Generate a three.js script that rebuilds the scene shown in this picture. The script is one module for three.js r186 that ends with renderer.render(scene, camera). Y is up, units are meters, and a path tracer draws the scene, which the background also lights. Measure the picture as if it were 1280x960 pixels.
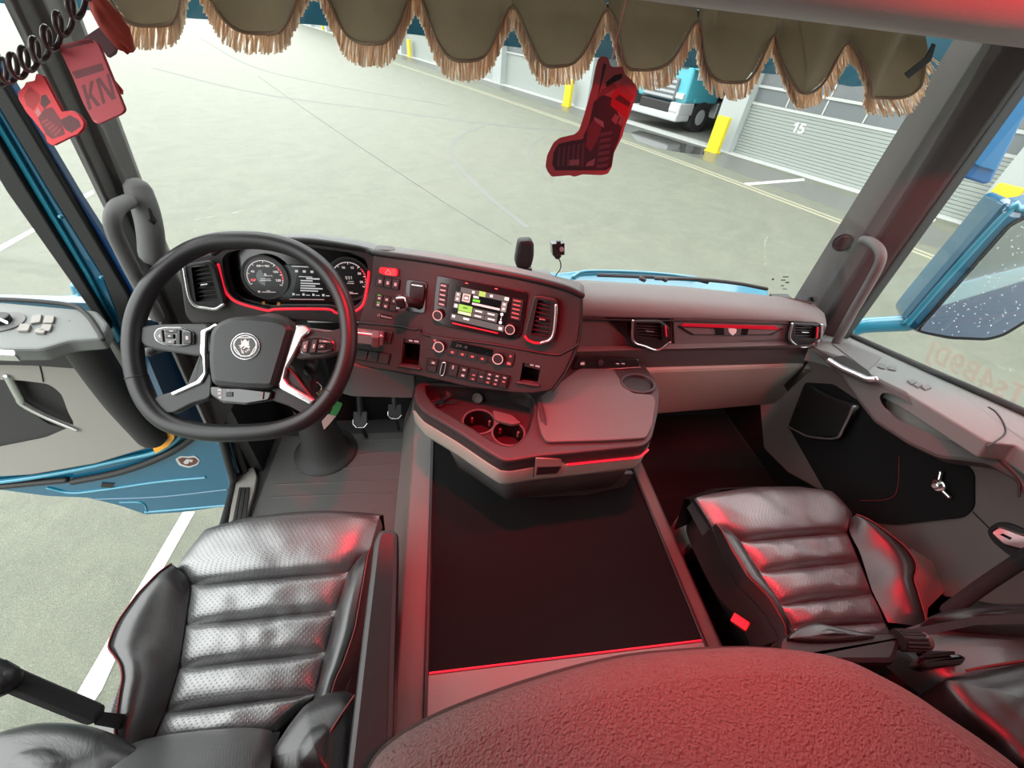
import * as THREE from 'three';
import { mergeGeometries, mergeVertices } from 'three/addons/utils/BufferGeometryUtils.js';
import { RoundedBoxGeometry } from 'three/addons/geometries/RoundedBoxGeometry.js';
import { ImprovedNoise } from 'three/addons/math/ImprovedNoise.js';
import { RectAreaLightUniformsLib } from 'three/addons/lights/RectAreaLightUniformsLib.js';

// ---------------------------------------------------------------- camera, sky, lamps, exposure
const scene = new THREE.Scene();
const FPX = 512, EYE = new THREE.Vector3(-0.27, 1.30, 0);
const TH = 41.46 * Math.PI / 180, PSI = 11.37 * Math.PI / 180, RHO = -6.5 * Math.PI / 180;
const V = (x, y, z) => new THREE.Vector3(x, y, z);
const FWD = V(Math.sin(PSI) * Math.cos(TH), -Math.sin(TH), -Math.cos(PSI) * Math.cos(TH));
const r0 = V(Math.cos(PSI), 0, Math.sin(PSI)), d0 = FWD.clone().cross(r0);
const RGT = r0.clone().multiplyScalar(Math.cos(RHO)).addScaledVector(d0, Math.sin(RHO));
const DWN = d0.clone().multiplyScalar(Math.cos(RHO)).addScaledVector(r0, -Math.sin(RHO));
const camera = new THREE.PerspectiveCamera(2 * Math.atan(480 / FPX) * 180 / Math.PI, 4 / 3, 0.02, 400);
camera.position.copy(EYE);
camera.setRotationFromMatrix(new THREE.Matrix4().makeBasis(RGT, DWN.clone().negate(), FWD.clone().negate()));
camera.updateMatrixWorld();

const SKY_L = 6.6;
{
  const w = 64, h = 32, data = new Float32Array(w * h * 4);
  for (let y = 0; y < h; y++) for (let x = 0; x < w; x++) {
    const el = ((y + 0.5) / h - 0.5) * Math.PI, s = Math.max(0, Math.sin(el)), l = SKY_L * (1 + 1.2 * s) / 2.2;
    data.set([l * 0.965, l * 1.0, l * 0.985, 1], (y * w + x) * 4);
  }
  const sky = new THREE.DataTexture(data, w, h, THREE.RGBAFormat, THREE.FloatType);
  sky.mapping = THREE.EquirectangularReflectionMapping; sky.magFilter = THREE.LinearFilter; sky.minFilter = THREE.LinearFilter; sky.needsUpdate = true;
  scene.background = sky; scene.environment = sky;
}
RectAreaLightUniformsLib.init();
const renderer = new THREE.WebGLRenderer({ antialias: true });
renderer.toneMapping = THREE.LinearToneMapping;
renderer.toneMappingExposure = 1.0;
renderer.shadowMap.enabled = true;
const RED = 1.0, WHITE = 1.0;   // strength of the cab's red and white lamps

// ---------------------------------------------------------------- helpers
let seed = 7;
const rnd = () => { seed = (seed * 1664525 + 1013904223) >>> 0; return seed / 4294967296; };
const noise = new ImprovedNoise();
const fbm = (x, y, o = 4) => { let s = 0, a = 0.5; for (let i = 0; i < o; i++) { s += a * noise.noise(x, y, i * 7.3); x *= 2; y *= 2; a *= 0.5; } return s; };
const rayOf = (px, py) => RGT.clone().multiplyScalar(px - 640).addScaledVector(DWN, py - 480).addScaledVector(FWD, FPX);
const onAxis = (k) => (px, py, val) => { const d = rayOf(px, py); return EYE.clone().addScaledVector(d, (val - EYE[k]) / d[k]); };
const onX = onAxis('x'), onY = onAxis('y'), onZ = onAxis('z');
class Panel {                                              // a flat face of the cab: origin, across, up, outward
  constructor(O, ex, n) { this.O = O; this.n = n.clone().normalize(); this.ex = ex.clone().addScaledVector(this.n, -ex.dot(this.n)).normalize(); this.ey = this.n.clone().cross(this.ex); this.M = new THREE.Matrix4().makeBasis(this.ex, this.ey, this.n).setPosition(O); }
  hit(px, py, c = 0) { const d = rayOf(px, py), o = this.O.clone().addScaledVector(this.n, c); return EYE.clone().addScaledVector(d, o.sub(EYE).dot(this.n) / d.dot(this.n)); }
  loc(px, py, c = 0) { const p = this.hit(px, py, c).sub(this.O); return [p.dot(this.ex), p.dot(this.ey)]; }
  at(a, b, c = 0) { return this.O.clone().addScaledVector(this.ex, a).addScaledVector(this.ey, b).addScaledVector(this.n, c); }
}
const used = {};
const numbered = (n) => { const k = used[n] = (used[n] ?? -1) + 1; return k ? `${n}_${String(k).padStart(3, '0')}` : n; };
function thing(name, label, category, pos = [0, 0, 0], group) {
  const o = new THREE.Group(); o.name = numbered(name); o.position.set(...pos); scene.add(o);
  o.userData = { label, category }; if (group) o.userData.group = group;
  return o;
}
function struct(name, pos = [0, 0, 0]) { const o = new THREE.Group(); o.name = name; o.position.set(...pos); o.userData.kind = 'structure'; scene.add(o); return o; }
function prep(g) { let q = g.index ? g.toNonIndexed() : g; for (const k of Object.keys(q.attributes)) if (!['position', 'normal', 'uv'].includes(k)) q.deleteAttribute(k); return q; }
const join = (list) => mergeGeometries(list.map(prep));
function part(name, geo, m, parent = scene, label) {        // geometry is given in world axes
  const g = Array.isArray(geo) ? join(geo) : geo, o = new THREE.Mesh(g, m);
  let p = V(0, 0, 0); for (let q = parent; q && q !== scene; q = q.parent) p.add(q.position);
  g.translate(-p.x, -p.y, -p.z);
  o.name = parent === scene ? numbered(name) : name; o.castShadow = o.receiveShadow = true; if (label) o.userData.label = label;
  parent.add(o); return o;
}
function roundShape(pts, r = 0) {
  const n = pts.length, s = new THREE.Shape(); if (!r) { pts.forEach(([x, y], i) => i ? s.lineTo(x, y) : s.moveTo(x, y)); s.closePath(); return s; }
  for (let i = 0; i < n; i++) {
    const a = pts[(i + n - 1) % n], b = pts[i], c = pts[(i + 1) % n];
    const la = Math.hypot(a[0] - b[0], a[1] - b[1]), lc = Math.hypot(c[0] - b[0], c[1] - b[1]), k = Math.min(r, la * 0.48, lc * 0.48);
    const p = [b[0] + (a[0] - b[0]) * k / la, b[1] + (a[1] - b[1]) * k / la], q = [b[0] + (c[0] - b[0]) * k / lc, b[1] + (c[1] - b[1]) * k / lc];
    i ? s.lineTo(...p) : s.moveTo(...p); s.quadraticCurveTo(b[0], b[1], q[0], q[1]);
  }
  s.closePath(); return s;
}
// a plate on a panel: outline in panel metres, front face at o + d, back at o
function plateL(pl, pts, { d = 0.01, o = 0, r = 0, b = 0, holes = [], hr = 0, cs = 4 } = {}) {
  const s = roundShape(pts, r); for (const h of holes) s.holes.push(new THREE.Path(roundShape(h, hr).getPoints(6)));
  const bb = Math.min(b, d * 0.45);
  const g = new THREE.ExtrudeGeometry(s, { depth: d - 2 * bb, bevelEnabled: bb > 0, bevelThickness: bb, bevelSize: bb, bevelOffset: -bb, bevelSegments: 2, curveSegments: cs });
  g.translate(0, 0, o + bb); g.applyMatrix4(pl.M); return g;
}
const plate = (pl, px, q = {}) => plateL(pl, px.map(([x, y]) => pl.loc(x, y, (q.o ?? 0) + (q.d ?? 0.01))), { ...q, holes: (q.holes ?? []).map((h) => h.map(([x, y]) => pl.loc(x, y, (q.o ?? 0) + (q.d ?? 0.01)))) });
const rect = (a, b, w, h) => [[a - w / 2, b - h / 2], [a + w / 2, b - h / 2], [a + w / 2, b + h / 2], [a - w / 2, b + h / 2]];
function discL(pl, a, b, r, d, o = 0, seg = 24, bev = 0) { const pts = []; for (let i = 0; i < seg; i++) { const t = i / seg * Math.PI * 2; pts.push([a + r * Math.cos(t), b + r * Math.sin(t)]); } return plateL(pl, pts, { d, o, b: bev }); }
function ringL(pl, a, b, R, r, d, o = 0, seg = 28) { const f = (q) => { const p = []; for (let i = 0; i < seg; i++) { const t = i / seg * Math.PI * 2; p.push([a + q * Math.cos(t), b + q * Math.sin(t)]); } return p; }; return plateL(pl, f(R), { d, o, holes: [f(r)] }); }
function tube(pts, r, { seg = 0, rad = 8, closed = false, tension = 0.5 } = {}) {
  const c = new THREE.CatmullRomCurve3(pts, closed, 'catmullrom', tension), g = new THREE.TubeGeometry(c, seg || pts.length * 8, r, rad, closed);
  if (closed) return g;
  const caps = [0, 1].map((t) => { const s = new THREE.SphereGeometry(r, rad, 6); s.translate(...c.getPoint(t).toArray()); return s; });
  return join([g, ...caps]);
}
function box(w, h, d, r = 0.004) { return r ? new RoundedBoxGeometry(w, h, d, 2, Math.min(r, w * 0.45, h * 0.45, d * 0.45)) : new THREE.BoxGeometry(w, h, d); }
const boxAt = (x0, x1, y0, y1, z0, z1, r = 0) => { const g = box(x1 - x0, y1 - y0, z1 - z0, r); g.translate((x0 + x1) / 2, (y0 + y1) / 2, (z0 + z1) / 2); return g; };
// a surface through rows of points (rows x columns); closed rows wrap; uv in metres
function sheet(rows, { wrap = false, caps = false } = {}) {
  const R = rows.length, C = rows[0].length, pos = [], uv = [], idx = [];
  let v = 0;
  rows.forEach((row, i) => { if (i) v += rows[i - 1][C >> 1].distanceTo(row[C >> 1]); let u = 0; row.forEach((p, j) => { if (j) u += row[j - 1].distanceTo(p); pos.push(p.x, p.y, p.z); uv.push(u, v); }); });
  for (let i = 0; i < R - 1; i++) for (let j = 0; j < (wrap ? C : C - 1); j++) { const a = i * C + j, b = i * C + (j + 1) % C, c = a + C, d = b + C; idx.push(a, b, d, a, d, c); }
  const g = new THREE.BufferGeometry(); g.setAttribute('position', new THREE.Float32BufferAttribute(pos, 3)); g.setAttribute('uv', new THREE.Float32BufferAttribute(uv, 2)); g.setIndex(idx); g.computeVertexNormals();
  if (!caps) return g;
  const out = [g];
  for (const row of [rows[0], rows[R - 1]]) { const c = row.reduce((s, p) => s.add(p), V(0, 0, 0)).divideScalar(C); out.push(sheet([row.concat(wrap ? [row[0]] : []), row.concat(wrap ? [row[0]] : []).map(() => c)])); }
  return join(out);
}
function resample(pts, n) {
  const L = [0]; for (let i = 1; i < pts.length; i++) L.push(L[i - 1] + pts[i].distanceTo(pts[i - 1]));
  const out = []; for (let k = 0; k < n; k++) { const t = L[L.length - 1] * k / (n - 1); let i = 1; while (i < L.length - 1 && L[i] < t) i++; out.push(pts[i - 1].clone().lerp(pts[i], (t - L[i - 1]) / Math.max(1e-9, L[i] - L[i - 1]))); }
  return out;
}
// an upholstered pad between two side lines: puffed along n, with its rim folded down by drop
function pad(left, right, n, { nu = 14, nv = 12, puff = 0.02, drop = 0.05, sharp = 3, wob = 0, crown = 0, bow = null } = {}) {
  const L = resample(left, nv), R = resample(right, nv), rows = [];
  for (let i = 0; i < nv; i++) {
    const v = i / (nv - 1), row = [];
    for (let j = 0; j < nu; j++) {
      const u = j / (nu - 1), h = puff * (1 - Math.abs(2 * u - 1) ** sharp) ** 0.5 * (1 - Math.abs(2 * v - 1) ** sharp) ** 0.5;
      const p = L[i].clone().lerp(R[i], u), w = wob * noise.noise(p.x * 30, p.z * 30, p.y * 9) * (1 - Math.abs(2 * u - 1) ** 4);
      if (bow) p.addScaledVector(bow, (1 - v) ** 2 * (1 - Math.abs(2 * u - 1) ** 2.4));
      row.push(p.addScaledVector(n, h + w + crown * (1 - (2 * u - 1) ** 2)));
    }
    rows.push(row);
  }
  const dn = n.clone().multiplyScalar(-drop), rim = (row) => row.map((p) => p.clone().add(dn));
  const g = [sheet(rows)];
  g.push(sheet([rim(rows[0]), rows[0]]), sheet([rows[nv - 1], rim(rows[nv - 1])]));
  const a = rows.map((r) => r[0]), b = rows.map((r) => r[nu - 1]); g.push(sheet([a, rim(a)]), sheet([rim(b), b]));
  return join(g);
}
// a smooth cushion-like solid on a panel: closed outline, rounded over its rim
function pillow(pl, px, d, rim = 0.03, { crown = 0.01, c = 0 } = {}) {
  const cv = new THREE.CatmullRomCurve3(px.map(([x, y]) => { const [a, b] = pl.loc(x, y, c); return V(a, b, 0); }), true, 'catmullrom', 0.35), P = cv.getSpacedPoints(72).slice(0, -1), C = P.reduce((s, p) => s.add(p), V(0, 0, 0)).divideScalar(P.length);
  const size = Math.min(...P.map((p) => p.distanceTo(C))); rim = Math.min(rim, size * 0.6, d * 0.8); const rows = [[1 - 0.4 * rim / size, -d], [1, -d + rim * 0.6], [1, -rim]]; for (let k = 1; k <= 5; k++) { const a = k / 5 * Math.PI / 2; rows.push([1 - rim / size * (1 - Math.cos(a)), -rim + rim * Math.sin(a)]); }
  const k0 = rows[rows.length - 1][0]; for (const f of [0.75, 0.5, 0.25, 0.001]) rows.push([k0 * f, crown * (1 - f * f)]);
  return sheet(rows.map(([k, h]) => [...P, P[0]].map((p) => { const q = C.clone().lerp(p, k); return pl.at(q.x, q.y, c + h); })));
}
// ---------------------------------------------------------------- textures and materials
function dataTex(n, f, rep = 1, srgb = false) {
  const d = new Uint8Array(n * n * 4); for (let y = 0; y < n; y++) for (let x = 0; x < n; x++) { const c = f(x / n, y / n, x, y); d.set(Array.isArray(c) ? c.map((q) => Math.max(0, Math.min(255, q))).concat(255) : [c, c, c, 255], (y * n + x) * 4); }
  const t = new THREE.DataTexture(d, n, n); t.wrapS = t.wrapT = THREE.RepeatWrapping; t.magFilter = THREE.LinearFilter; t.minFilter = THREE.LinearFilter; t.repeat.set(rep, rep); if (srgb) t.colorSpace = THREE.SRGBColorSpace; t.needsUpdate = true; return t;
}
function canvasTex(w, h, draw) { const c = document.createElement('canvas'); c.width = w; c.height = h; draw(c.getContext('2d'), w, h); const t = new THREE.CanvasTexture(c); t.colorSpace = THREE.SRGBColorSpace; t.needsUpdate = true; return t; }
const per = (u, v, f, s = 0) => { const x = Math.cos(u * 6.2832) * f / 6.28, y = Math.sin(u * 6.2832) * f / 6.28, z = Math.cos(v * 6.2832) * f / 6.28, w = Math.sin(v * 6.2832) * f / 6.28; return noise.noise(x + z * 0.7 + s, y + w * 0.7, z - w + s); };
const grainT = dataTex(256, () => 90 + 150 * rnd(), 18);
const softT = dataTex(256, (u, v) => 128 + 90 * per(u, v, 40) + 60 * per(u, v, 90, 5), 6);
const leatherT = dataTex(512, (u, v, x, y) => { const m = ((x >> 3) + (y >> 3)) % 2, dx = (x % 8) - 3.5, dy = (y % 8) - 3.5; return (m && dx * dx + dy * dy < 5 ? 0 : 170 + 40 * per(u, v, 60)); }, 3.3);
const leatherC = dataTex(512, (u, v, x, y) => { const m = ((x >> 3) + (y >> 3)) % 2, dx = (x % 8) - 3.5, dy = (y % 8) - 3.5; const c = m && dx * dx + dy * dy < 5 ? 40 : 255; return [c, c, c]; }, 3.3, true);
const creaseT = dataTex(512, (u, v) => 128 + 70 * per(u, v, 14) + 60 * Math.abs(per(u, v, 40, 3)) + 20 * per(u, v, 150), 3);
const knitT = dataTex(512, (u, v) => { const q = 0.03 * per(u, v, 60); const a = Math.sin((u + q) * 6.2832 * 34 + 3 * per(u, v, 90)), b = Math.sin((v - q) * 6.2832 * 34 + 3 * per(v, u, 90, 4)); return 128 + 60 * a * b + 50 * per(u, v, 120, 2); }, 1.9);
const carpetT = dataTex(512, () => rnd() * 255, 8);
const carpetC = dataTex(512, () => { const q = rnd(), s = q > 0.9996 ? 255 : 60 + 90 * rnd(); return [s, s, s]; }, 1.5, true);
const weaveT = dataTex(256, (u, v, x, y) => ((x >> 2) + (y >> 2)) % 2 ? 190 + 40 * rnd() : 90 + 40 * rnd(), 12);
const asphC = dataTex(1024, (u, v) => { const a = rnd(), s = 180 + 9 * per(u, v, 9) + 9 * per(v, u, 31, 3) + 46 * (a - 0.5) + (a > 0.99 ? 45 : 0); return [s, s * 1.0, s * 0.95]; }, 0.30, true);
const asphB = dataTex(1024, () => rnd() * 255, 0.9);
const M = (c, o = {}) => { const m = new (o.clearcoat || o.transmission || o.sheen ? THREE.MeshPhysicalMaterial : THREE.MeshStandardMaterial)({ roughness: 0.55, ...o }); if (Array.isArray(c)) m.color.setRGB(...c); else m.color.set(c); return m; };
const mDash = M([0.034, 0.028, 0.029], { roughness: 0.5, bumpMap: grainT, bumpScale: 0.0004 });
const mDashTop = M([0.165, 0.175, 0.168], { roughness: 0.6, bumpMap: grainT, bumpScale: 0.0004 });
const mDashMid = M([0.12, 0.12, 0.118], { roughness: 0.55, bumpMap: grainT, bumpScale: 0.0004 });
const mPale = M([0.40, 0.37, 0.32], { roughness: 0.6, bumpMap: grainT, bumpScale: 0.0003 });
const mTrim = M([0.24, 0.225, 0.205], { roughness: 0.55, bumpMap: grainT, bumpScale: 0.0003 });
const mTunnel = M([0.135, 0.122, 0.113], { roughness: 0.5, bumpMap: grainT, bumpScale: 0.0003 });
const mPillar = M([0.062, 0.052, 0.050], { roughness: 0.5, bumpMap: grainT, bumpScale: 0.0004 });
const mDoor = M([0.16, 0.125, 0.115], { roughness: 0.6, bumpMap: grainT, bumpScale: 0.0003 });
const mDark = M([0.011, 0.010, 0.0105], { roughness: 0.5 });
const mBlack = M([0.008, 0.008, 0.008], { roughness: 0.6 });
const mGloss = M([0.012, 0.011, 0.012], { roughness: 0.15, clearcoat: 0.6, clearcoatRoughness: 0.1 });
const mButton = M([0.025, 0.022, 0.023], { roughness: 0.45 });
const mRubber = M([0.024, 0.023, 0.023], { roughness: 0.7, bumpMap: grainT, bumpScale: 0.0003 });
const mSilver = M([0.66, 0.66, 0.66], { roughness: 0.24, metalness: 0.9 });
const mChrome = M([0.8, 0.8, 0.8], { roughness: 0.1, metalness: 1 });
const mLeather = M([0.011, 0.0105, 0.011], { roughness: 0.40, ior: 1.6, clearcoat: 0.6, clearcoatRoughness: 0.35, bumpMap: creaseT, bumpScale: 0.0008 });
const mPerf = M([0.05, 0.052, 0.054], { roughness: 0.42, ior: 2.3, clearcoat: 0.7, clearcoatRoughness: 0.38, map: leatherC, bumpMap: leatherT, bumpScale: 0.0006 });
const mRim = M([0.013, 0.012, 0.013], { roughness: 0.4 });
const mStitch = M([0.16, 0.015, 0.018], { roughness: 0.6 });
const mCarpet = M([0.0065, 0.005, 0.005], { roughness: 1, map: carpetC, bumpMap: carpetT, bumpScale: 0.004 });
const mCarpetFoot = M([0.022, 0.021, 0.019], { roughness: 1, bumpMap: carpetT, bumpScale: 0.004 });
const mKnit = M([0.15, 0.09, 0.085], { roughness: 0.95, bumpMap: knitT, bumpScale: 0.005 });
const mFloor = M([0.07, 0.07, 0.067], { roughness: 0.6, bumpMap: grainT, bumpScale: 0.0005 });
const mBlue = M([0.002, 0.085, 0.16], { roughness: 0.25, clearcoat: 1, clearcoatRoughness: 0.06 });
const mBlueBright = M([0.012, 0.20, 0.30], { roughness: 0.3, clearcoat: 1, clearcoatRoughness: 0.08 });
const mRedStrip = M([0.5, 0.01, 0.02], { roughness: 0.4, emissive: new THREE.Color(1, 0.02, 0.05), emissiveIntensity: 0.75 });
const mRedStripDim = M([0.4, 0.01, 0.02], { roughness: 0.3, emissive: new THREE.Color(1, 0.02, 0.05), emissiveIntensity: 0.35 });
const mGlyph = M([0.3, 0.3, 0.3], { emissive: new THREE.Color(1, 0.62, 0.62), emissiveIntensity: 0.32 });
const mGlyphRed = M([0.3, 0.05, 0.05], { emissive: new THREE.Color(1, 0.25, 0.25), emissiveIntensity: 0.35 });
const mRingLit = M([0.4, 0.38, 0.36], { emissive: new THREE.Color(1, 0.75, 0.7), emissiveIntensity: 0.35, roughness: 0.3 });
const mCloth = M([0.27, 0.215, 0.135], { roughness: 0.95, transmission: 0.25, thickness: 0, bumpMap: weaveT, bumpScale: 0.0006, side: THREE.DoubleSide });
const mFringe = M([1.0, 0.88, 0.75], { roughness: 0.9, transmission: 0.75, thickness: 0, sheen: 0.6, sheenColor: new THREE.Color(1, 0.9, 0.8), sheenRoughness: 0.4 });
const mBraid = M([0.34, 0.25, 0.18], { roughness: 0.8 });
const mGlass = M([1, 1, 1], { roughness: 0, transmission: 1, thickness: 0, ior: 1.5 });
const mYellow = M([0.52, 0.42, 0.008], { roughness: 0.5 });
const mWhitePaint = M([0.42, 0.42, 0.41], { roughness: 0.8 });
const mBelt = M([0.012, 0.012, 0.013], { roughness: 0.7, bumpMap: weaveT, bumpScale: 0.0005 });
const mGlowGreen = M([0.05, 0.3, 0.05], { emissive: new THREE.Color(0.3, 0.9, 0.15), emissiveIntensity: 0.6 });

// ---------------------------------------------------------------- large structure: yard, cab shell, glass
const GY = -1.5;
{
  const g = new THREE.PlaneGeometry(420, 420); g.rotateX(-Math.PI / 2); g.translate(0, GY, -60);
  const uv = g.attributes.uv; for (let i = 0; i < uv.count; i++) uv.setXY(i, uv.getX(i) * 420, uv.getY(i) * 420);
  const mAsph = M([0.262, 0.282, 0.232], { roughness: 0.55, map: asphC, bumpMap: asphB, bumpScale: 0.006 });
  const ground = part('ground', g, mAsph); ground.name = 'ground'; ground.userData.kind = 'structure';
  const seam = M([0.075, 0.078, 0.07], { roughness: 0.8 }), flat = new Panel(V(0, GY, 0), V(1, 0, 0), V(0, 1, 0));
  const mark = (name, px, w, m, d = 0.003) => { const p0 = px.map(([x, y]) => flat.loc(x, y)), p = new THREE.CatmullRomCurve3(p0.map(([a, b]) => V(a, b, 0))).getPoints(p0.length * 8).map((q) => [q.x, q.y]), L = [], R = []; p.forEach((q, i) => { const a = p[Math.max(0, i - 1)], b = p[Math.min(p.length - 1, i + 1)], l = Math.hypot(b[0] - a[0], b[1] - a[1]), nx = -(b[1] - a[1]) / l * w / 2, ny = (b[0] - a[0]) / l * w / 2; L.push([q[0] + nx, q[1] + ny]); R.unshift([q[0] - nx, q[1] - ny]); }); return part(name, plateL(flat, L.concat(R), { d }), m, ground); };
  mark('asphalt_seam', [[322, 95], [415, 160], [560, 256], [640, 305]], 0.03, seam);
  const tyre = M([0.098, 0.104, 0.090], { roughness: 0.7 });
  mark('tyre_mark', [[190, 85], [330, 118], [480, 138], [640, 158], [760, 166]], 0.22, tyre, 0.002);
  mark('tyre_mark', [[605, 157], [575, 170], [564, 186], [575, 210], [608, 243], [660, 285]], 0.13, tyre, 0.002);
  mark('tyre_mark', [[680, 170], [662, 186], [666, 205], [690, 228]], 0.06, tyre, 0.002);
  mark('tyre_mark', [[250, 48], [330, 88], [420, 108], [560, 132]], 0.18, tyre, 0.002);
  const grate = M([0.22, 0.22, 0.15], { roughness: 0.6 }), dark = M([0.05, 0.05, 0.05], { roughness: 0.6 });
  mark('drain_kerb', [[490, 78], [640, 128], [800, 184], [1060, 281], [1200, 335]], 0.34, grate, 0.004);
  mark('drain_slot', [[490, 78], [640, 128], [800, 184], [1060, 281], [1200, 335]], 0.05, dark, 0.006);
  const wet = M([0.20, 0.205, 0.20], { roughness: 0.12 });
  part('puddle', plateL(flat, [[787, 166], [800, 163], [830, 171], [850, 178], [890, 189], [880, 194], [845, 190], [815, 183], [795, 176]].map(([x, y]) => flat.loc(x, y)), { d: 0.004, r: 0.2 }), M([0.05, 0.052, 0.05], { roughness: 0.04 }), ground);
  part('wet_strip', plateL(flat, [[500, 73], [640, 117], [790, 168], [900, 208], [1110, 285], [1220, 330], [1210, 300], [1110, 262], [915, 195], [700, 128], [515, 66]].map(([x, y]) => flat.loc(x, y)), { d: 0.002 }), M([0.095, 0.10, 0.09], { roughness: 0.3 }), ground);
  const line = (px, label) => { const p = px.map(([x, y]) => flat.loc(x, y)); const o = part('parking_line', plateL(flat, p, { d: 0.004 }), mWhitePaint, scene, label); o.userData.category = 'road line'; };
  line([[229, 640], [244, 640], [160, 790], [128, 862], [116, 880], [95, 900], [80, 896], [150, 775]], 'white painted line on the asphalt beside the driver seat, below the open door');
  line([[-20, 318], [46, 283], [46, 288], [-20, 326]], 'white painted line seen through the window of the open driver door');
  line([[92, 250], [116, 238], [118, 242], [94, 255]], 'short stretch of white line in the gap between door frame and left pillar');
  line([[930, 229], [1005, 223], [1006, 226], [931, 232]], 'thin white line on the wet apron in front of the numbered door');
  line([[1150, 283], [1168, 272], [1170, 275], [1152, 287]], 'thin white line on the apron seen through the passenger window');
}
// floor and tunnel of the cab
const floorP = new Panel(V(0, 0, 0), V(1, 0, 0), V(0, 1, 0));
{
  const f = struct('floor');
  part('floor_slab', boxAt(-1.0, 1.02, -0.12, -0.005, -1.35, 0.85), mRubber, f);
  part('driver_rubber_mat', plateL(floorP, [[-0.93, -0.3], [-0.44, -0.3], [-0.44, 1.16], [-0.93, 1.16]], { d: 0.005, o: -0.005 }), mFloor, f);
  const rib = (px) => { const a = onY(...px[0], 0), b = onY(...px[1], 0), c = a.clone().lerp(b, 0.5); return tube([a, c, b], 0.0035, { rad: 6 }); };
  for (const l of [[[452, 552], [508, 548]], [[448, 569], [505, 563]], [[430, 586], [500, 579]], [[345, 606], [497, 600]], [[340, 622], [490, 616]], [[365, 590], [388, 588]]]) part('mat_rib', rib(l), mFloor, f);
  part('passenger_carpet', boxAt(0.44, 1.0, -0.004, 0.004, -1.2, -0.3), mCarpetFoot, f);
  const t = struct('trim_1');                                    // engine tunnel between the seats
  const prof = [[-0.47, -0.01], [-0.405, 0.175], [-0.395, 0.188], [-0.34, 0.192], [0.34, 0.192], [0.375, 0.19], [0.39, 0.178], [0.45, -0.01]];
  part('tunnel_cover', sheet([-1.3, -1.0, -0.6, -0.3, 0.0, 0.3].map((z) => prof.map(([x, y]) => V(x, y, z)))), mTunnel, t);
  for (const x of [-0.336, 0.336]) part('mat_edge_bead', boxAt(x - 0.005, x + 0.005, 0.19, 0.203, -1.2, -0.12, 0.003), mDark, t);
  part('rear_step', boxAt(-0.34, 0.34, 0.188, 0.2, -0.26, -0.02, 0.003), M([0.22, 0.20, 0.19], { roughness: 0.5 }), t);
  part('light_strip', boxAt(-0.33, 0.33, 0.198, 0.2025, -0.265, -0.261, 0.001), mRedStrip, t, 'thin red light strip');
  const c = part('carpet_mat', boxAt(-0.33, 0.33, 0.188, 0.198, -1.1, -0.264), mCarpet);
  c.userData = { label: 'black carpet mat covering the engine tunnel between the two seats', category: 'mat' };
  const ct = struct('trim_2');                                   // door sill on the driver side
  part('sill_tread', plate(floorP, [[285, 655], [291, 612], [296, 585], [316, 580], [321, 595], [318, 612], [305, 655]], { d: 0.02, o: -0.004, r: 0.01, b: 0.004 }), mTrim, ct);
  for (const dx of [0, 6, 12]) part('sill_groove', plate(floorP, [[290 + dx, 655], [299 + dx * 0.8, 609], [302 + dx * 0.8, 609], [294 + dx, 655]], { d: 0.006, o: 0.016 }), mDark, ct);
  part('sill_seal', tube([onY(276, 668, 0.01), onY(291, 610, 0.01), onY(294, 575, 0.01), onY(297, 540, 0.05)], 0.012), mBlack, ct);
}
{ // firewall, rear and side walls, ceiling
  const w = (name, g, m = mDark) => { const o = part(name, g, m); o.name = name; o.userData.kind = 'structure'; return o; };
  w('wall_front', boxAt(-1.0, 1.02, -0.3, 0.48, -1.34, -1.24));
  w('wall_lower', boxAt(1.02, 1.1, -0.2, 0.56, -1.34, -0.26)); w('wall_footwell', boxAt(-1.02, -0.955, -0.12, 0.62, -1.34, -1.0)); w('wall_back', boxAt(-1.1, 1.1, -0.15, 1.85, 0.85, 0.93), mTrim);
  w('wall_left', boxAt(-1.08, -1.0, -0.15, 1.85, 0.16, 0.9), mTrim);
  w('wall_right', boxAt(1.02, 1.1, -0.15, 1.85, -0.26, 0.9), mTrim);
  w('ceiling', boxAt(-1.1, 1.1, 1.80, 1.88, -0.95, 0.93), mPale);
  // overhead shelf across the windscreen: a rounded beam whose lower lip shows at the top right
  const sh = struct('trim_3');
  const sec = [[1.52, -0.555], [1.44, -0.572], [1.40, -0.583], [1.375, -0.594], [1.356, -0.608], [1.343, -0.626], [1.335, -0.645], [1.331, -0.662], [1.333, -0.69], [1.36, -0.71], [1.42, -1.06]];
  part('shelf_body', sheet([-1.05, -0.6, 0, 0.4, 0.7, 1.05].map((x) => sec.map(([y, z]) => V(x, y, z + 0.06 * x * x)))), M([0.46, 0.45, 0.43], { roughness: 0.5, bumpMap: softT, bumpScale: 0.0004 }), sh);
  part('shelf_face', sheet([-1.05, 0, 1.05].map((x) => [[1.82, -0.54], [1.6, -0.55], [1.52, -0.555]].map(([y, z]) => V(x, y, z + 0.06 * x * x)))), mDark, sh);
}
const GB = (x) => -1.17 + 0.16 * x * x, GT = (x) => -1.085 + 0.11 * x * x;      // windscreen: z at its foot and at its head
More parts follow.
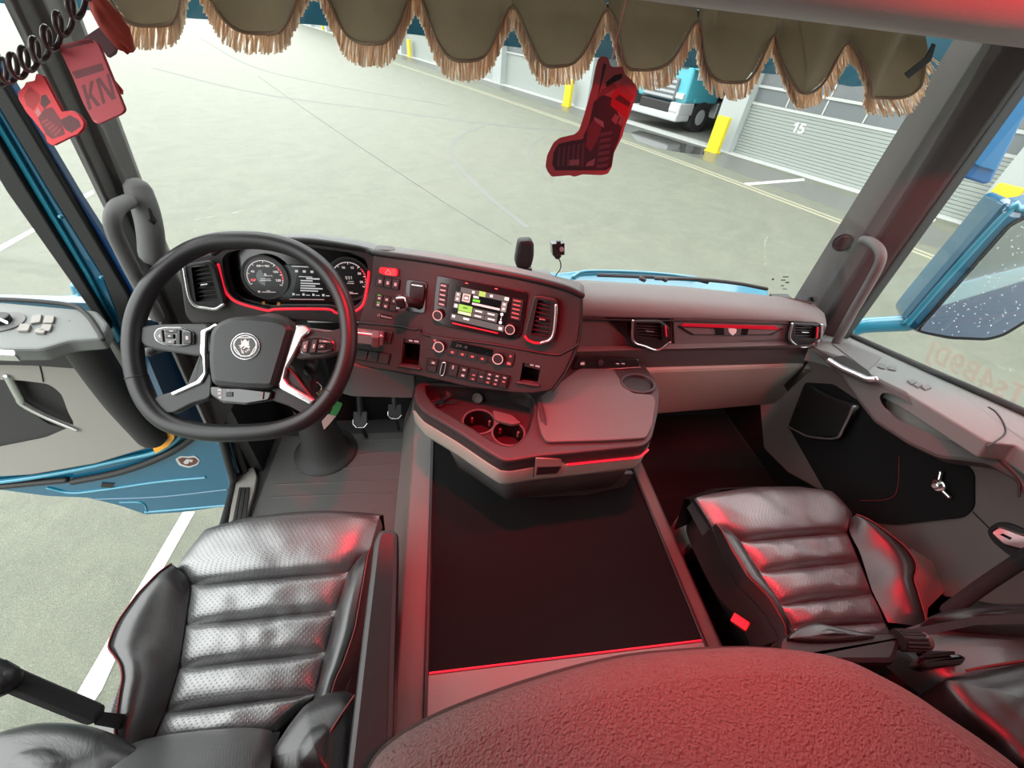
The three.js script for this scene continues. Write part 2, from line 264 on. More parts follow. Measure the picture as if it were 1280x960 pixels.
{
  const w1 = struct('window_1'), rows = [];
  for (let i = 0; i <= 6; i++) { const t = i / 6, row = []; for (let j = 0; j <= 14; j++) { const x = (-0.98 + 1.98 * j / 14) * (1 - 0.08 * t); row.push(V(x, 0.66 + 0.84 * t, GB(x) * (1 - t) + GT(x) * t)); } rows.push(row); }
  part('windscreen_glass', sheet(rows), mGlass, w1);
  // small approval print low on the right of the glass
  const pp = new Panel(onZ(978, 352, -1.03), V(1, 0, 0), V(0, 0.1, 1));
  for (const [x, y, w, h] of [[982, 346, 0.02, 0.003], [979, 350, 0.016, 0.003], [984, 353, 0.012, 0.004], [978, 357, 0.01, 0.003], [981, 361, 0.014, 0.002], [966, 349, 0.006, 0.006]]) { const [a, b] = pp.loc(x, y); part('glass_print', plateL(pp, rect(a, b, w, h), { d: 0.0006 }), mDark, w1); }
  const w2 = struct('window_2');
  part('side_glass', sheet([[V(1.02, 0.56, -1.03), V(1.02, 0.78, -0.26)], [V(0.99, 1.45, -1.0), V(0.99, 1.45, -0.26)]]), mGlass, w2);
  const ps = new Panel(onX(1205, 465, 1.01), V(0, 0.265, 0.964), V(-1, 0, 0));
  const st = canvasTex(512, 128, (c) => { c.clearRect(0, 0, 512, 128); c.fillStyle = 'rgb(235,120,105)'; c.font = 'italic bold 104px sans-serif'; c.translate(512, 0); c.scale(-1, 1); c.fillText('Ts4B9DJ', 16, 96); });
  const mSt = M([1, 1, 1], { map: st, roughness: 0.6, transparent: true, alphaTest: 0 }); mSt.opacity = 0.2;
  const a0 = ps.loc(1135, 436), a1 = ps.loc(1288, 518), L = Math.hypot(a1[0] - a0[0], a1[1] - a0[1]), an = Math.atan2(a1[1] - a0[1], a1[0] - a0[0]);
  const pg = new THREE.PlaneGeometry(L, L * 0.27); pg.translate(L / 2 - L * 0.04, L * 0.07, 0); pg.rotateZ(an); pg.translate(a0[0], a0[1], 0.0); pg.applyMatrix4(ps.M);
  part('window_lettering', pg, mSt, w2, 'faint pink mirrored lettering stuck on the glass');
}
// ---------------------------------------------------------------- pillars and doors
{ // right pillar: a moulded trim between the glass edge (e0) and the door edge (e4)
  const t = struct('trim_4');
  const edges = [[[975, 402], [1198, 40], 0.955, 0.885], [[1008, 404], [1234, 46], 0.95, 0.88], [[1018, 405], [1241, 52], 0.968, 0.90], [[1028, 408], [1254, 58], 0.965, 0.90], [[1036, 412], [1266, 62], 0.985, 0.92], [[1044, 418], [1288, 70], 1.0, 0.94], [[1050, 424], [1296, 76], 1.01, 0.955]];
  const rows = []; for (let i = 0; i <= 8; i++) { const k = i / 8 * 1.12 - 0.06; rows.push(edges.map(([a, b, xa, xb]) => onX(a[0] + (b[0] - a[0]) * k, a[1] + (b[1] - a[1]) * k, xa + (xb - xa) * k))); }
  rows.forEach((r) => { r.unshift(r[0].clone().add(V(0.05, 0, -0.03))); r.push(r[r.length - 1].clone().add(V(0.02, 0, -0.06))); });
  part('pillar_trim', sheet(rows), mPillar, t);
  const outer = rows.map((r) => [r[7], r[7].clone().add(V(0.03, 0, 0.0)), r[7].clone().add(V(0.03, 0, -0.1)), r[1].clone().add(V(0.05, 0, -0.04))]);
  part('pillar_back', sheet(outer), mBlack, t);
  const cap = onX(1053, 303, 0.915), cp = new Panel(cap, V(1, 0, 0.6), V(-0.5, 0.1, 0.8));
  part('round_plug', [discL(cp, 0, 0, 0.021, 0.012, -0.002, 24, 0.003), ringL(cp, 0, 0, 0.026, 0.022, 0.008, -0.002)], mDark, t);
  part('grab_handle', tube([[1079, 300, 0.93], [1090, 303, 0.90], [1100, 314, 0.89], [1100, 328, 0.89], [1088, 352, 0.905], [1066, 390, 0.93], [1045, 428, 0.95]].map(([x, y, X]) => onX(x, y, X)), 0.0125, { rad: 10 }), mDashMid, t);
}
{ // left pillar
  const t = struct('trim_5');
  const edges = [[[-4, -15], [172, 347], [262, 545], 0.94, 0.97], [[22, 0], [180, 345], [266, 545], 0.925, 0.955], [[40, -5], [190, 338], [272, 540], 0.93, 0.96], [[52, -10], [196, 335], [278, 538], 0.915, 0.945], [[70, -5], [200, 325], [284, 520], 0.918, 0.948], [[88, -5], [207, 312], [296, 500], 0.90, 0.935]];
  const rows = []; for (let i = 0; i <= 10; i++) { const k = i / 10 * 1.6 - 0.05; rows.push(edges.map(([a, b, c, xa, xb]) => { const q = k <= 1 ? [a[0] + (b[0] - a[0]) * k, a[1] + (b[1] - a[1]) * k] : [b[0] + (c[0] - b[0]) * (k - 1) / 0.55, b[1] + (c[1] - b[1]) * (k - 1) / 0.55]; return onX(q[0], q[1], -(xa + (xb - xa) * Math.min(1, k))); })); }
  rows.forEach((r) => { r.unshift(r[0].clone().add(V(-0.01, 0, -0.07))); r.push(r[r.length - 1].clone().add(V(-0.03, 0, -0.06))); });
  part('pillar_trim', sheet(rows), M([0.09, 0.087, 0.083], { roughness: 0.5, bumpMap: grainT, bumpScale: 0.0004 }), t);
  part('pillar_back', sheet(rows.map((r) => [r[0], r[0].clone().add(V(0.02, 0, -0.03)), r[7]])), mBlack, t);
  part('mirror_control_pod', tube([[173, 238, 0.90], [182, 262, 0.895], [188, 290, 0.90], [190, 318, 0.915]].map(([x, y, X]) => onX(x, y, -X)), 0.024, { rad: 14 }), mDashMid, t);
  part('round_plug', tube([onX(185, 262, -0.885), onX(189, 276, -0.885)], 0.011), mDark, t);
  part('grab_handle', tube([[160, 252, 0.90], [148, 258, 0.885], [141, 270, 0.88], [142, 286, 0.885], [152, 310, 0.895], [172, 350, 0.91], [196, 395, 0.925]].map(([x, y, X]) => onX(x, y, -X)), 0.014, { rad: 10 }), mDashMid, t);
  // lower door jamb behind the steering wheel
  const pj = new Panel(V(-1.0, 0, -1.0), V(0.35, 0, -1), V(1, 0, 0.35));
  part('jamb_panel', plate(pj, [[165, 400], [245, 400], [305, 520], [318, 600], [296, 640], [285, 560], [215, 520]], { d: 0.02, o: -0.03 }), M([0.003, 0.05, 0.12], { roughness: 0.3, clearcoat: 1 }), t);
  for (const [a, b, c, m] of [[[205, 395], [262, 500], [292, 600], mBlack], [[222, 395], [278, 505], [306, 590], mRubber], [[238, 400], [292, 505], [314, 575], mBlack]]) part('jamb_seal', tube([a, b, c].map(([x, y]) => pj.hit(x, y)), 0.012), m, t);
  part('jamb_edge', tube([[214, 396], [270, 505], [297, 590]].map(([x, y]) => pj.hit(x, y)), 0.006), mBlue, t);
  const strut = part('door_check_strap', tube([[190, 372], [199, 388], [207, 402]].map(([x, y]) => pj.hit(x, y, 0.03)), 0.005), mSilver, t);
}
{ // driver door, swung open at right angles to the cab side
  const t = struct('door_1');
  const pd = new Panel(V(-1.05, 0, -1.0), V(1, 0, 0), V(0, 0, 1));
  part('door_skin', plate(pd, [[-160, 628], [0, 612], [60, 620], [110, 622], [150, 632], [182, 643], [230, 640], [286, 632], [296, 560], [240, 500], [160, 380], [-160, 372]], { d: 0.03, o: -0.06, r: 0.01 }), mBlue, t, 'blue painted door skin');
  part('trim_panel', plate(pd, [[-160, 425], [60, 428], [130, 412], [200, 500], [222, 520], [220, 538], [205, 550], [180, 562], [120, 580], [40, 594], [-160, 606]], { d: 0.03, o: -0.03, r: 0.015, b: 0.006, holes: [[[-140, 470], [20, 473], [62, 478], [80, 492], [88, 515], [97, 532], [60, 548], [0, 560], [-140, 585]]], hr: 0.02 }), mTrim, t);
  part('pocket_back', plate(pd, [[-150, 460], [110, 465], [110, 560], [-150, 600]], { d: 0.008, o: -0.028 }), mDark, t);
  part('pocket_flap', plate(pd, [[-140, 470], [10, 472], [24, 505], [60, 530], [96, 540], [60, 550], [0, 562], [-140, 588]], { d: 0.012, o: -0.018, r: 0.01 }), mRubber, t);
  part('pocket_rim', tube([[10, 470], [24, 496], [30, 505], [58, 520], [96, 536]].map(([x, y]) => pd.hit(x, y, 0.0)), 0.010), mSilver, t, 'bright silver rim of the door pocket');
  part('panel_joint', tube([[48, 452], [52, 466], [54, 477]].map(([x, y]) => pd.hit(x, y, 0.001)), 0.0015), mBlack, t);
  // shelf with the switches
  const shp = new Panel(onY(60, 395, 0.715), V(1, -0.08, 0), V(0.08, 1, 0.05));
  part('sill_shelf', plate(shp, [[-150, 374], [0, 377], [121, 388], [135, 404], [128, 422], [88, 425], [50, 436], [-150, 436]], { d: 0.035, o: -0.035, r: 0.01, b: 0.006 }), mDashTop, t);
  part('sill_seal', tube([[-150, 371], [0, 374], [80, 380], [105, 390], [122, 412], [128, 424]].map(([x, y]) => shp.hit(x, y, 0.003)), 0.005), mRubber, t);
  part('armrest_face', plate(pd, [[-150, 430], [50, 434], [80, 424], [100, 445], [96, 462], [40, 458], [-150, 455]], { d: 0.05, o: -0.02, r: 0.012, b: 0.006 }), mRubber, t);
  const c = shp.loc(4, 403); part('mirror_dial', [discL(shp, c[0], c[1], 0.036, 0.003, 0, 28, 0.001)], mDashMid, t);
  part('mirror_knob', discL(shp, c[0], c[1], 0.017, 0.014, 0.003, 20, 0.003), mDark, t); part('knob_mark', plate(shp, [[-3, 396], [10, 402], [9, 405], [-4, 399]], { d: 0.002, o: 0.017 }), mChrome, t);
  for (const q of [[[40, 394], [52, 392], [50, 402], [37, 404]], [[56, 394], [68, 394], [66, 403], [53, 403]], [[53, 405], [65, 405], [62, 413], [49, 413]], [[45, 410], [57, 411], [55, 416], [42, 415]], [[25, 404], [38, 405], [35, 413], [20, 413]]]) part('switch', plate(shp, q, { d: 0.006, r: 0.003, b: 0.001 }), mTrim, t);
  part('pull_handle', plate(shp, [[-60, 432], [18, 437], [19, 443], [-60, 440]], { d: 0.02, o: -0.005, r: 0.004, b: 0.003 }), mSilver, t, 'silver inner door handle');
  part('grab_column', tube([[100, 419, 0.105], [116, 448, 0.085], [152, 500, 0.05], [190, 545, 0.015]].map(([x, y, c]) => pd.hit(x, y, c)), 0.040, { rad: 16 }), mRubber, t, 'thick dark grab column');
  part('amber_reflector', plate(pd, [[186, 548], [198, 545], [216, 539], [218, 548], [210, 558], [194, 567]], { d: 0.012, o: -0.004, r: 0.006 }), M([0.75, 0.33, 0.03], { roughness: 0.35 }), t, 'orange reflector at the lower corner');
  part('panel_edge', tube([[-160, 616], [0, 602], [90, 588], [150, 575], [195, 565], [220, 550], [228, 535], [220, 515]].map(([x, y]) => pd.hit(x, y, -0.02)), 0.009), mBlueBright, t);
  part('door_seal', tube([[-160, 624], [0, 608], [82, 600]].map(([x, y]) => pd.hit(x, y, -0.02)), 0.011), mBlack, t);
  part('door_seal', tube([[92, 602], [150, 590], [200, 572], [234, 552], [244, 535], [225, 500]].map(([x, y]) => pd.hit(x, y, -0.02)), 0.012), mBlack, t);
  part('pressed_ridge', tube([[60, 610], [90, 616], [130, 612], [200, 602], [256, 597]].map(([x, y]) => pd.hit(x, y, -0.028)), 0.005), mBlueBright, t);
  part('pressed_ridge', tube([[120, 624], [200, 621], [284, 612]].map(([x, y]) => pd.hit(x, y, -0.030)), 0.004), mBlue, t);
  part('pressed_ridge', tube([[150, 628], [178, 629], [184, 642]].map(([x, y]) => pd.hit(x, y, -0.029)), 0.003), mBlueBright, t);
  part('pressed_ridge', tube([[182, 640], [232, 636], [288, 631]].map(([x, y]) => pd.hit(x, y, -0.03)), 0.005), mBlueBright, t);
  part('latch_hole', plate(pd, [[127, 604], [143, 605], [140, 610], [126, 609]], { d: 0.004, o: -0.03 }), mDark, t);
  part('shield_sticker', plate(pd, [[219, 574], [226, 570], [235, 571], [244, 570], [250, 575], [247, 581], [236, 585], [224, 582]], { d: 0.002, o: -0.03, r: 0.008 }), mWhitePaint, t, 'white edged shield sticker');
  part('sticker_face', plate(pd, [[222, 574], [228, 572], [236, 573], [243, 572], [248, 576], [245, 580], [236, 583], [226, 580]], { d: 0.001, o: -0.028, r: 0.006 }), M([0.10, 0.035, 0.03], { roughness: 0.4 }), t);
  part('sticker_emblem', plate(pd, [[229, 578], [233, 574], [241, 575], [240, 578], [236, 577], [235, 580], [231, 580]], { d: 0.001, o: -0.027 }), mWhitePaint, t);
  // window frame next to the pillar
  const bar = (name, q, o, d, m) => part(name, plate(pd, q, { d, o, b: 0.003 }), m, t);
  bar('window_channel', [[-151, -25], [-124, -25], [35, 240], [137, 406], [136, 414], [130, 412], [8, 240]], -0.02, 0.03, mBlack);
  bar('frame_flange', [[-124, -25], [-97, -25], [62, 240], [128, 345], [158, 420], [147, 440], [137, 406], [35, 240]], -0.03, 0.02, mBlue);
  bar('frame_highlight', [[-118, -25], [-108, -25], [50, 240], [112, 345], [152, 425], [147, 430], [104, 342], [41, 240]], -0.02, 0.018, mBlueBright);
  bar('frame_seal', [[-97, -25], [-76, -25], [83, 240], [160, 370], [168, 415], [158, 420], [128, 345], [62, 240]], -0.03, 0.035, mBlack);
  bar('frame_outer', [[-76, -25], [-66, -25], [93, 240], [172, 362], [180, 400], [168, 415], [160, 370], [83, 240]], -0.03, 0.02, M([0.01, 0.07, 0.22], { roughness: 0.3, clearcoat: 1 }));
  for (const [x, y] of [[76, 271], [127, 347]]) { const s = new THREE.SphereGeometry(0.005, 10, 8); s.translate(...pd.hit(x, y, 0.0).toArray()); part('rivet', s, mBlueBright, t); }
  part('door_glass', plate(pd, [[-160, -25], [-80, -25], [130, 405], [110, 380], [-160, 372]], { d: 0.004, o: -0.04 }), mGlass, t);
}
{ // passenger door
  const t = struct('door_2');
  const sh = new Panel(onX(1160, 470, 1.0), V(0, 0.265, 0.964), V(0, 0.964, -0.265));
  part('sill_shelf', plate(sh, [[1038, 408], [1095, 432], [1160, 461], [1282, 513], [1400, 570], [1400, 640], [1270, 556], [1235, 552], [1185, 522], [1135, 492], [1084, 466], [1080, 462], [1054, 447], [1030, 440], [1010, 436]], { d: 0.04, o: -0.04, r: 0.006, b: 0.004 }), mDashTop, t);
  part('window_seal', tube([[1040, 408], [1095, 433], [1160, 462], [1282, 516], [1400, 574]].map(([x, y]) => sh.hit(x, y, 0.006)), 0.009), mRubber, t);
  part('speaker_grille', plate(sh, [[1041, 430], [1052, 426], [1062, 430], [1102, 446], [1100, 449], [1085, 463], [1078, 458]], { d: 0.003, r: 0.004 }), mDashMid, t);
  for (const q of [[[1100, 453], [1108, 456], [1106, 461], [1097, 458]], [[1112, 456], [1121, 459], [1120, 463], [1110, 461]], [[1134, 475], [1142, 474], [1147, 477], [1140, 480]], [[1142, 480], [1150, 478], [1154, 481], [1147, 484]], [[1152, 483], [1160, 480], [1165, 484], [1157, 487]]]) part('switch', plate(sh, q, { d: 0.004, r: 0.002 }), mDashMid, t);
  part('shelf_joint', tube([[1233, 558], [1250, 548], [1257, 540], [1254, 528], [1245, 515], [1236, 509]].map(([x, y]) => sh.hit(x, y, 0.001)), 0.0015), mBlack, t);
  const fo = sh.hit(1135, 492), fp = new Panel(fo, V(0, 0.265, 0.964), V(-0.903, 0.40, -0.06));
  part('armrest_face', plate(fp, [[1010, 432], [1056, 446], [1086, 466], [1135, 490], [1185, 520], [1236, 552], [1272, 556], [1400, 630], [1400, 700], [1272, 612], [1268, 600], [1232, 580], [1200, 576], [1172, 573], [1135, 556], [1092, 528], [1070, 500], [1050, 470]], { d: 0.05, o: -0.05, r: 0.01, b: 0.008, holes: [[[1094, 496], [1100, 488], [1112, 487], [1130, 494], [1207, 543], [1210, 548], [1200, 556], [1176, 554], [1120, 528], [1098, 508]]], hr: 0.01 }), mPillar, t);
  part('pull_pocket', plate(fp, [[1085, 480], [1115, 480], [1225, 545], [1205, 565], [1120, 535], [1085, 505]], { d: 0.006, o: -0.05 }), mTrim, t);
  part('opening_recess', plate(fp, [[1042, 446], [1055, 444], [1084, 462], [1090, 470], [1080, 478], [1046, 458]], { d: 0.004, o: 0.0, r: 0.006 }), mDark, t);
  part('opening_lever', tube([[1037, 451], [1052, 460], [1070, 468], [1084, 474], [1093, 474]].map(([x, y]) => fp.hit(x, y, 0.014)), 0.0085, { rad: 10 }), mSilver, t, 'silver door opening lever');
  part('front_joint', tube([[1211, 547], [1230, 560], [1248, 575], [1272, 600], [1274, 620]].map(([x, y]) => fp.hit(x, y, 0.001)), 0.002), mBlack, t);
  // lower part
  const lp = new Panel(V(0.955, 0, 0), V(0, 0, 1), V(-1, 0.03, 0));
  part('lower_panel', plate(lp, [[985, 448], [1040, 455], [1100, 520], [1180, 570], [1270, 590], [1400, 660], [1400, 780], [1280, 760], [1180, 745], [1120, 720], [1075, 640], [1040, 620], [985, 590], [955, 560], [950, 500]], { d: 0.02, o: -0.02, r: 0.01 }), mDoor, t);
  part('map_pocket', plate(lp, [[1006, 478], [1040, 480], [1085, 510], [1140, 555], [1200, 575], [1217, 590], [1217, 634], [1205, 647], [1120, 656], [1085, 652], [1060, 640], [1030, 612], [985, 533]], { d: 0.006, r: 0.015 }), M([0.009, 0.008, 0.008], { roughness: 0.95, bumpMap: carpetT, bumpScale: 0.003 }), t, 'dark carpeted door pocket');
  part('pocket_seam', tube([[1075, 626], [1110, 624], [1122, 610], [1124, 570]].map(([x, y]) => lp.hit(x, y, 0.008)), 0.0015), mStitch, t);
  part('bottle_bin', plate(lp, [[1006, 480], [1030, 492], [1067, 506], [1066, 516], [1046, 546], [1011, 545], [986, 534]], { d: 0.03, o: 0.006, r: 0.012, b: 0.006 }), mDark, t);
  part('bin_rim', tube([[986, 534], [1000, 541], [1012, 546], [1044, 548], [1054, 536], [1067, 508]].map(([x, y]) => lp.hit(x, y, 0.036)), 0.0045), mSilver, t, 'silver rim of the small door bin');
  const ch = lp.loc(1170, 607, 0.03), cp = (r, a, b, d, o) => discL(lp, ch[0] + a, ch[1] + b, r, d, o, 16, 0.003);
  part('pocket_clip', [cp(0.016, 0, 0, 0.02, 0.006), cp(0.009, 0, 0, 0.012, 0.024), tube([lp.at(ch[0] - 0.022, ch[1] + 0.024, 0.015), lp.at(ch[0], ch[1], 0.02), lp.at(ch[0] + 0.03, ch[1] - 0.006, 0.016)], 0.006)], mChrome, t, 'chrome turn clip');
  part('joint_line', tube([[1216, 640], [1228, 652], [1236, 660]].map(([x, y]) => lp.hit(x, y, 0.002)), 0.0015), mBlack, t);
  part('handle_cup', plate(lp, [[1232, 662], [1246, 652], [1262, 654], [1300, 672], [1300, 704], [1262, 696], [1238, 676]], { d: 0.01, r: 0.012, b: 0.003 }), mDark, t);
  part('tailgate_handle', plate(lp, [[1236, 665], [1248, 657], [1300, 676], [1300, 694], [1254, 682]], { d: 0.022, o: 0.006, r: 0.008, b: 0.004, holes: [[[1244, 668], [1252, 664], [1270, 672], [1264, 678]]], hr: 0.004 }), mChrome, t, 'chrome inner handle');
  part('step_bump', sheet([[[1060, 655, 0.0], [1118, 688, 0.0], [1140, 686, 0.0], [1166, 702, 0.0], [1180, 740, 0.0]], [[1060, 665, 0.07], [1112, 705, 0.07], [1136, 702, 0.07], [1150, 722, 0.07], [1160, 760, 0.07]], [[1062, 720, 0.09], [1108, 740, 0.09], [1128, 745, 0.09], [1144, 760, 0.09], [1158, 790, 0.09]]].map((r) => r.map(([x, y, c]) => lp.hit(x, y, c)))), mTrim, t);
}
// ---------------------------------------------------------------- driver's dashboard
const tilt = (deg, yaw = 0) => { const a = deg * Math.PI / 180, y = yaw * Math.PI / 180; return V(-Math.sin(y) * Math.cos(a), Math.sin(a), Math.cos(y) * Math.cos(a)); };
const PC = new Panel(onZ(365, 350, -0.955), V(1, 0, 0), tilt(18));
const PS = new Panel(onZ(600, 385, -0.845), V(1, 0, 0.36), tilt(18, 20));
const mid = (q) => [q.reduce((s, p) => s + p[0], 0) / q.length, q.reduce((s, p) => s + p[1], 0) / q.length];
const grow = (q, k) => { const [a, b] = mid(q); return q.map(([x, y]) => [a + (x - a) * k, b + (y - b) * k]); };
const quadAt = (q, u, v) => { const a = [q[0][0] + (q[1][0] - q[0][0]) * u, q[0][1] + (q[1][1] - q[0][1]) * u], b = [q[3][0] + (q[2][0] - q[3][0]) * u, q[3][1] + (q[2][1] - q[3][1]) * u]; return [a[0] + (b[0] - a[0]) * v, a[1] + (b[1] - a[1]) * v]; };
const cell = (q, u0, u1, v0, v1) => [quadAt(q, u0, v0), quadAt(q, u1, v0), quadAt(q, u1, v1), quadAt(q, u0, v1)];
function airVent(t, pl, outer, inner, rows, rim, { o = 0, rimM = mSilver } = {}) {
  const v = new THREE.Group(); v.name = 'air_vent'; t.add(v);
  part('vent_bezel', plate(pl, outer, { d: 0.016, o, r: 0.012, b: 0.004, holes: [inner], hr: 0.008 }), mDark, v);
  part('vent_back', plate(pl, grow(inner, 1.05), { d: 0.003, o: o - 0.006 }), mBlack, v);
  for (let i = 0; i < rows; i++) part('louvre', plate(pl, cell(inner, 0.02, 0.98, (i + 0.25) / rows, (i + 0.62) / rows), { d: 0.010, o: o - 0.002, b: 0.0015 }), mDark, v);
  part('louvre_slider', plate(pl, cell(inner, 0.36, 0.66, 0.52, 0.56), { d: 0.006, o: o + 0.009, b: 0.001 }), mSilver, v);
  part('vent_wheel', plate(pl, cell(inner, 0.08, 0.75, 0.015, 0.06), { d: 0.006, o: o + 0.009, b: 0.001 }), mSilver, v);
  if (rim) part('chrome_trim', tube(rim.map(([x, y]) => pl.hit(x, y, o + 0.017)), 0.004, { rad: 8 }), rimM, v, 'bright chrome trim');
  return v;
}
const dash = thing('driver_dashboard', 'dark dashboard behind the steering wheel with instruments, screen and switches', 'dashboard', [-0.45, 0, -0.95]);
{
  const t = dash;
  const open = [[274, 322], [282, 313], [300, 309], [380, 305], [438, 313], [459, 322], [463, 335], [461, 350], [454, 378], [444, 388], [432, 390], [420, 390], [410, 386], [345, 386], [337, 388], [318, 384], [296, 378], [284, 368], [277, 345]];
  part('cluster_fascia', plate(PC, [[222, 330], [232, 322], [268, 316], [282, 307], [300, 304], [380, 301], [440, 309], [466, 316], [476, 330], [470, 380], [462, 402], [420, 404], [330, 398], [290, 404], [240, 405], [231, 394]], { d: 0.03, o: -0.03, r: 0.008, b: 0.005, holes: [open], hr: 0.01 }), mDash, t);
  part('pod_body', plate(PC, [[230, 330], [282, 309], [380, 304], [466, 318], [474, 330], [460, 400], [330, 396], [240, 402]], { d: 0.16, o: -0.215 }), mDashMid, t);
  part('cluster_back', plate(PC, grow(open, 1.04), { d: 0.004, o: -0.05 }), mGloss, t);
  part('cluster_wall', sheet([[...open, open[0]].map(([x, y]) => PC.hit(x, y, -0.002)), [...open, open[0]].map(([x, y]) => PC.hit(x, y, -0.002).addScaledVector(PC.n, -0.046))]), mDark, t);
  part('light_strip', tube([[273, 331], [276, 345], [280, 360], [286, 370], [297, 378], [318, 384.5], [337, 388.5], [346, 386.5], [408, 386.5], [420, 391], [434, 391], [446, 388], [455, 378], [460, 352], [461, 340]].map(([x, y]) => PC.hit(x, y, 0.0)), 0.0033, { rad: 8, seg: 90 }), mRedStrip, t, 'glowing red light strip round the instruments');
  const face = (nums, hand, mid_) => canvasTex(256, 256, (c) => {
    c.fillStyle = '#0b090a'; c.fillRect(0, 0, 256, 256); c.translate(128, 128); c.strokeStyle = '#e8dcdc'; c.lineWidth = 5; c.beginPath(); c.arc(0, 0, 104, Math.PI * 0.86, Math.PI * 1.75); c.stroke(); c.strokeStyle = '#e03040'; c.lineWidth = 8; c.beginPath(); c.arc(0, 0, 104, Math.PI * 1.78, Math.PI * 2.06); c.stroke();
    c.strokeStyle = '#e8dcdc'; c.lineWidth = 3; c.beginPath(); c.arc(0, 0, 104, Math.PI * 2.06, Math.PI * 2.16); c.stroke();
    for (let i = 0; i <= 24; i++) { const a = Math.PI * (0.86 + 1.3 * i / 24); c.lineWidth = i % 4 ? 2 : 5; c.beginPath(); c.moveTo(104 * Math.cos(a), 104 * Math.sin(a)); c.lineTo((i % 4 ? 96 : 90) * Math.cos(a), (i % 4 ? 96 : 90) * Math.sin(a)); c.stroke(); }
    c.fillStyle = '#f0e6e6'; c.font = 'bold 20px sans-serif'; c.textAlign = 'center'; c.textBaseline = 'middle';
    nums.forEach((s, i) => { const a = Math.PI * (0.93 + 1.14 * i / (nums.length - 1)); c.fillText(s, 76 * Math.cos(a), 76 * Math.sin(a)); });
    c.strokeStyle = '#ff2a3a'; c.lineWidth = 11; c.beginPath(); c.moveTo(92 * Math.cos(hand), 92 * Math.sin(hand)); c.lineTo(58 * Math.cos(hand), 58 * Math.sin(hand)); c.stroke();
    mid_(c); c.fillStyle = '#d8c8c8'; c.fillRect(-60, 84, 14, 12); c.fillRect(-38, 90, 84, 4); c.font = 'bold 14px sans-serif'; c.fillText('km', 4, 84);
  });
  const f1 = face(['20', '40', '60', '80', '100', '120'], Math.PI * 0.93, (c) => { c.fillStyle = '#5b6061'; c.beginPath(); c.arc(0, 0, 52, Math.PI * 0.55, Math.PI * 1.4); c.lineTo(0, 0); c.fill(); c.fillStyle = '#e6e6e6'; c.font = 'bold 26px sans-serif'; c.fillText('0', 4, -16); c.font = '15px sans-serif'; c.fillText('km/h', 28, -12); c.fillRect(-30, 8, 60, 3); c.fillRect(-34, 18, 66, 3); c.font = 'bold 14px sans-serif'; c.fillText('km/h', 0, -72); });
  const f2 = face(['', '5', '10', '15', '20', '25'], Math.PI * 0.93, (c) => { c.fillStyle = '#d8d8d8'; c.font = '28px sans-serif'; c.fillText('931', 0, -8); c.fillRect(-6, 14, 34, 3); c.fillRect(-16, 26, 44, 3); });
  for (const [px, py, rp, tx] of [[331, 347, 27, f1], [436, 349, 26, f2]]) {
    const c = PC.loc(px, py, -0.03), r = PC.loc(px + rp, py, -0.03)[0] - c[0];
    const g = new THREE.Group(); g.name = 'gauge'; t.add(g);
    const disc = new THREE.CircleGeometry(r, 40); disc.translate(c[0], c[1], -0.032); disc.applyMatrix4(PC.M);
    part('dial_face', disc, M([1, 1, 1], { map: tx, emissiveMap: tx, emissive: new THREE.Color(1, 1, 1), emissiveIntensity: 0.45, roughness: 0.3 }), g);
    part('dial_ring', ringL(PC, c[0], c[1], r * 1.08, r * 0.98, 0.012, -0.042), mButton, g);
  }
  const screenFace = (pl, q, tx, o, em, name, parent) => { const P = q.map(([x, y]) => pl.hit(x, y, o)), rows = []; for (let i = 0; i <= 4; i++) { const r = []; for (let j = 0; j <= 6; j++) r.push(P[0].clone().lerp(P[1], j / 6).lerp(P[3].clone().lerp(P[2], j / 6), i / 4)); rows.push(r); } const s = sheet(rows); const uv = s.attributes.uv; for (let i = 0; i <= 4; i++) for (let j = 0; j <= 6; j++) uv.setXY(i * 7 + j, j / 6, 1 - i / 4); return part(name, s, M([0.4, 0.4, 0.4], { map: tx, emissiveMap: tx, emissive: new THREE.Color(1, 1, 1), emissiveIntensity: em, roughness: 0.2 }), parent); };
  const cd = canvasTex(256, 192, (c, w, h) => {
    const gr = ['#4a4f50', '#17191a']; c.fillStyle = gr[1]; c.fillRect(0, 0, w, h); c.fillStyle = '#3b4041'; c.beginPath(); c.moveTo(0, 0); c.lineTo(90, 0); c.lineTo(60, h); c.lineTo(0, h); c.fill();
    c.fillStyle = '#e4e4e4'; c.fillRect(52, 2, 120, 6); for (const x of [70, 110, 150, 190]) c.fillRect(x, 26, 16, 14); c.fillRect(90, 62, 70, 5); c.fillRect(128, 70, 70, 9);
    [[100, 84], [100, 100], [100, 115], [100, 130], [100, 145]].forEach(([x, y], i) => { c.font = '13px sans-serif'; c.fillRect(x, y, 62 + (i * 37) % 60, 8); });
    c.fillRect(236, 90, 3, 40); c.fillRect(228, 88, 10, 3); for (const x of [60, 110, 160, 210]) { c.fillRect(x, 166, 12, 14); c.fillRect(x + 18, 174, 20, 5); }
  });
  screenFace(PC, [[352, 331], [413, 334], [414, 373], [350, 371]], cd, -0.040, 0.5, 'trip_display', t);
  part('display_underline', tube([PC.hit(362, 374, -0.03), PC.hit(405, 374.5, -0.03)], 0.0009), mGlyph, t);
  for (const [x, y] of [[329, 379], [348, 380]]) part('warning_lamp', plate(PC, [[x - 1.5, y - 2], [x + 2, y - 2], [x + 2, y + 2], [x - 1.5, y + 2]], { d: 0.001, o: -0.03 }), M([0.3, 0.12, 0.02], { emissive: new THREE.Color(1, 0.4, 0.05), emissiveIntensity: 0.15 }), t);
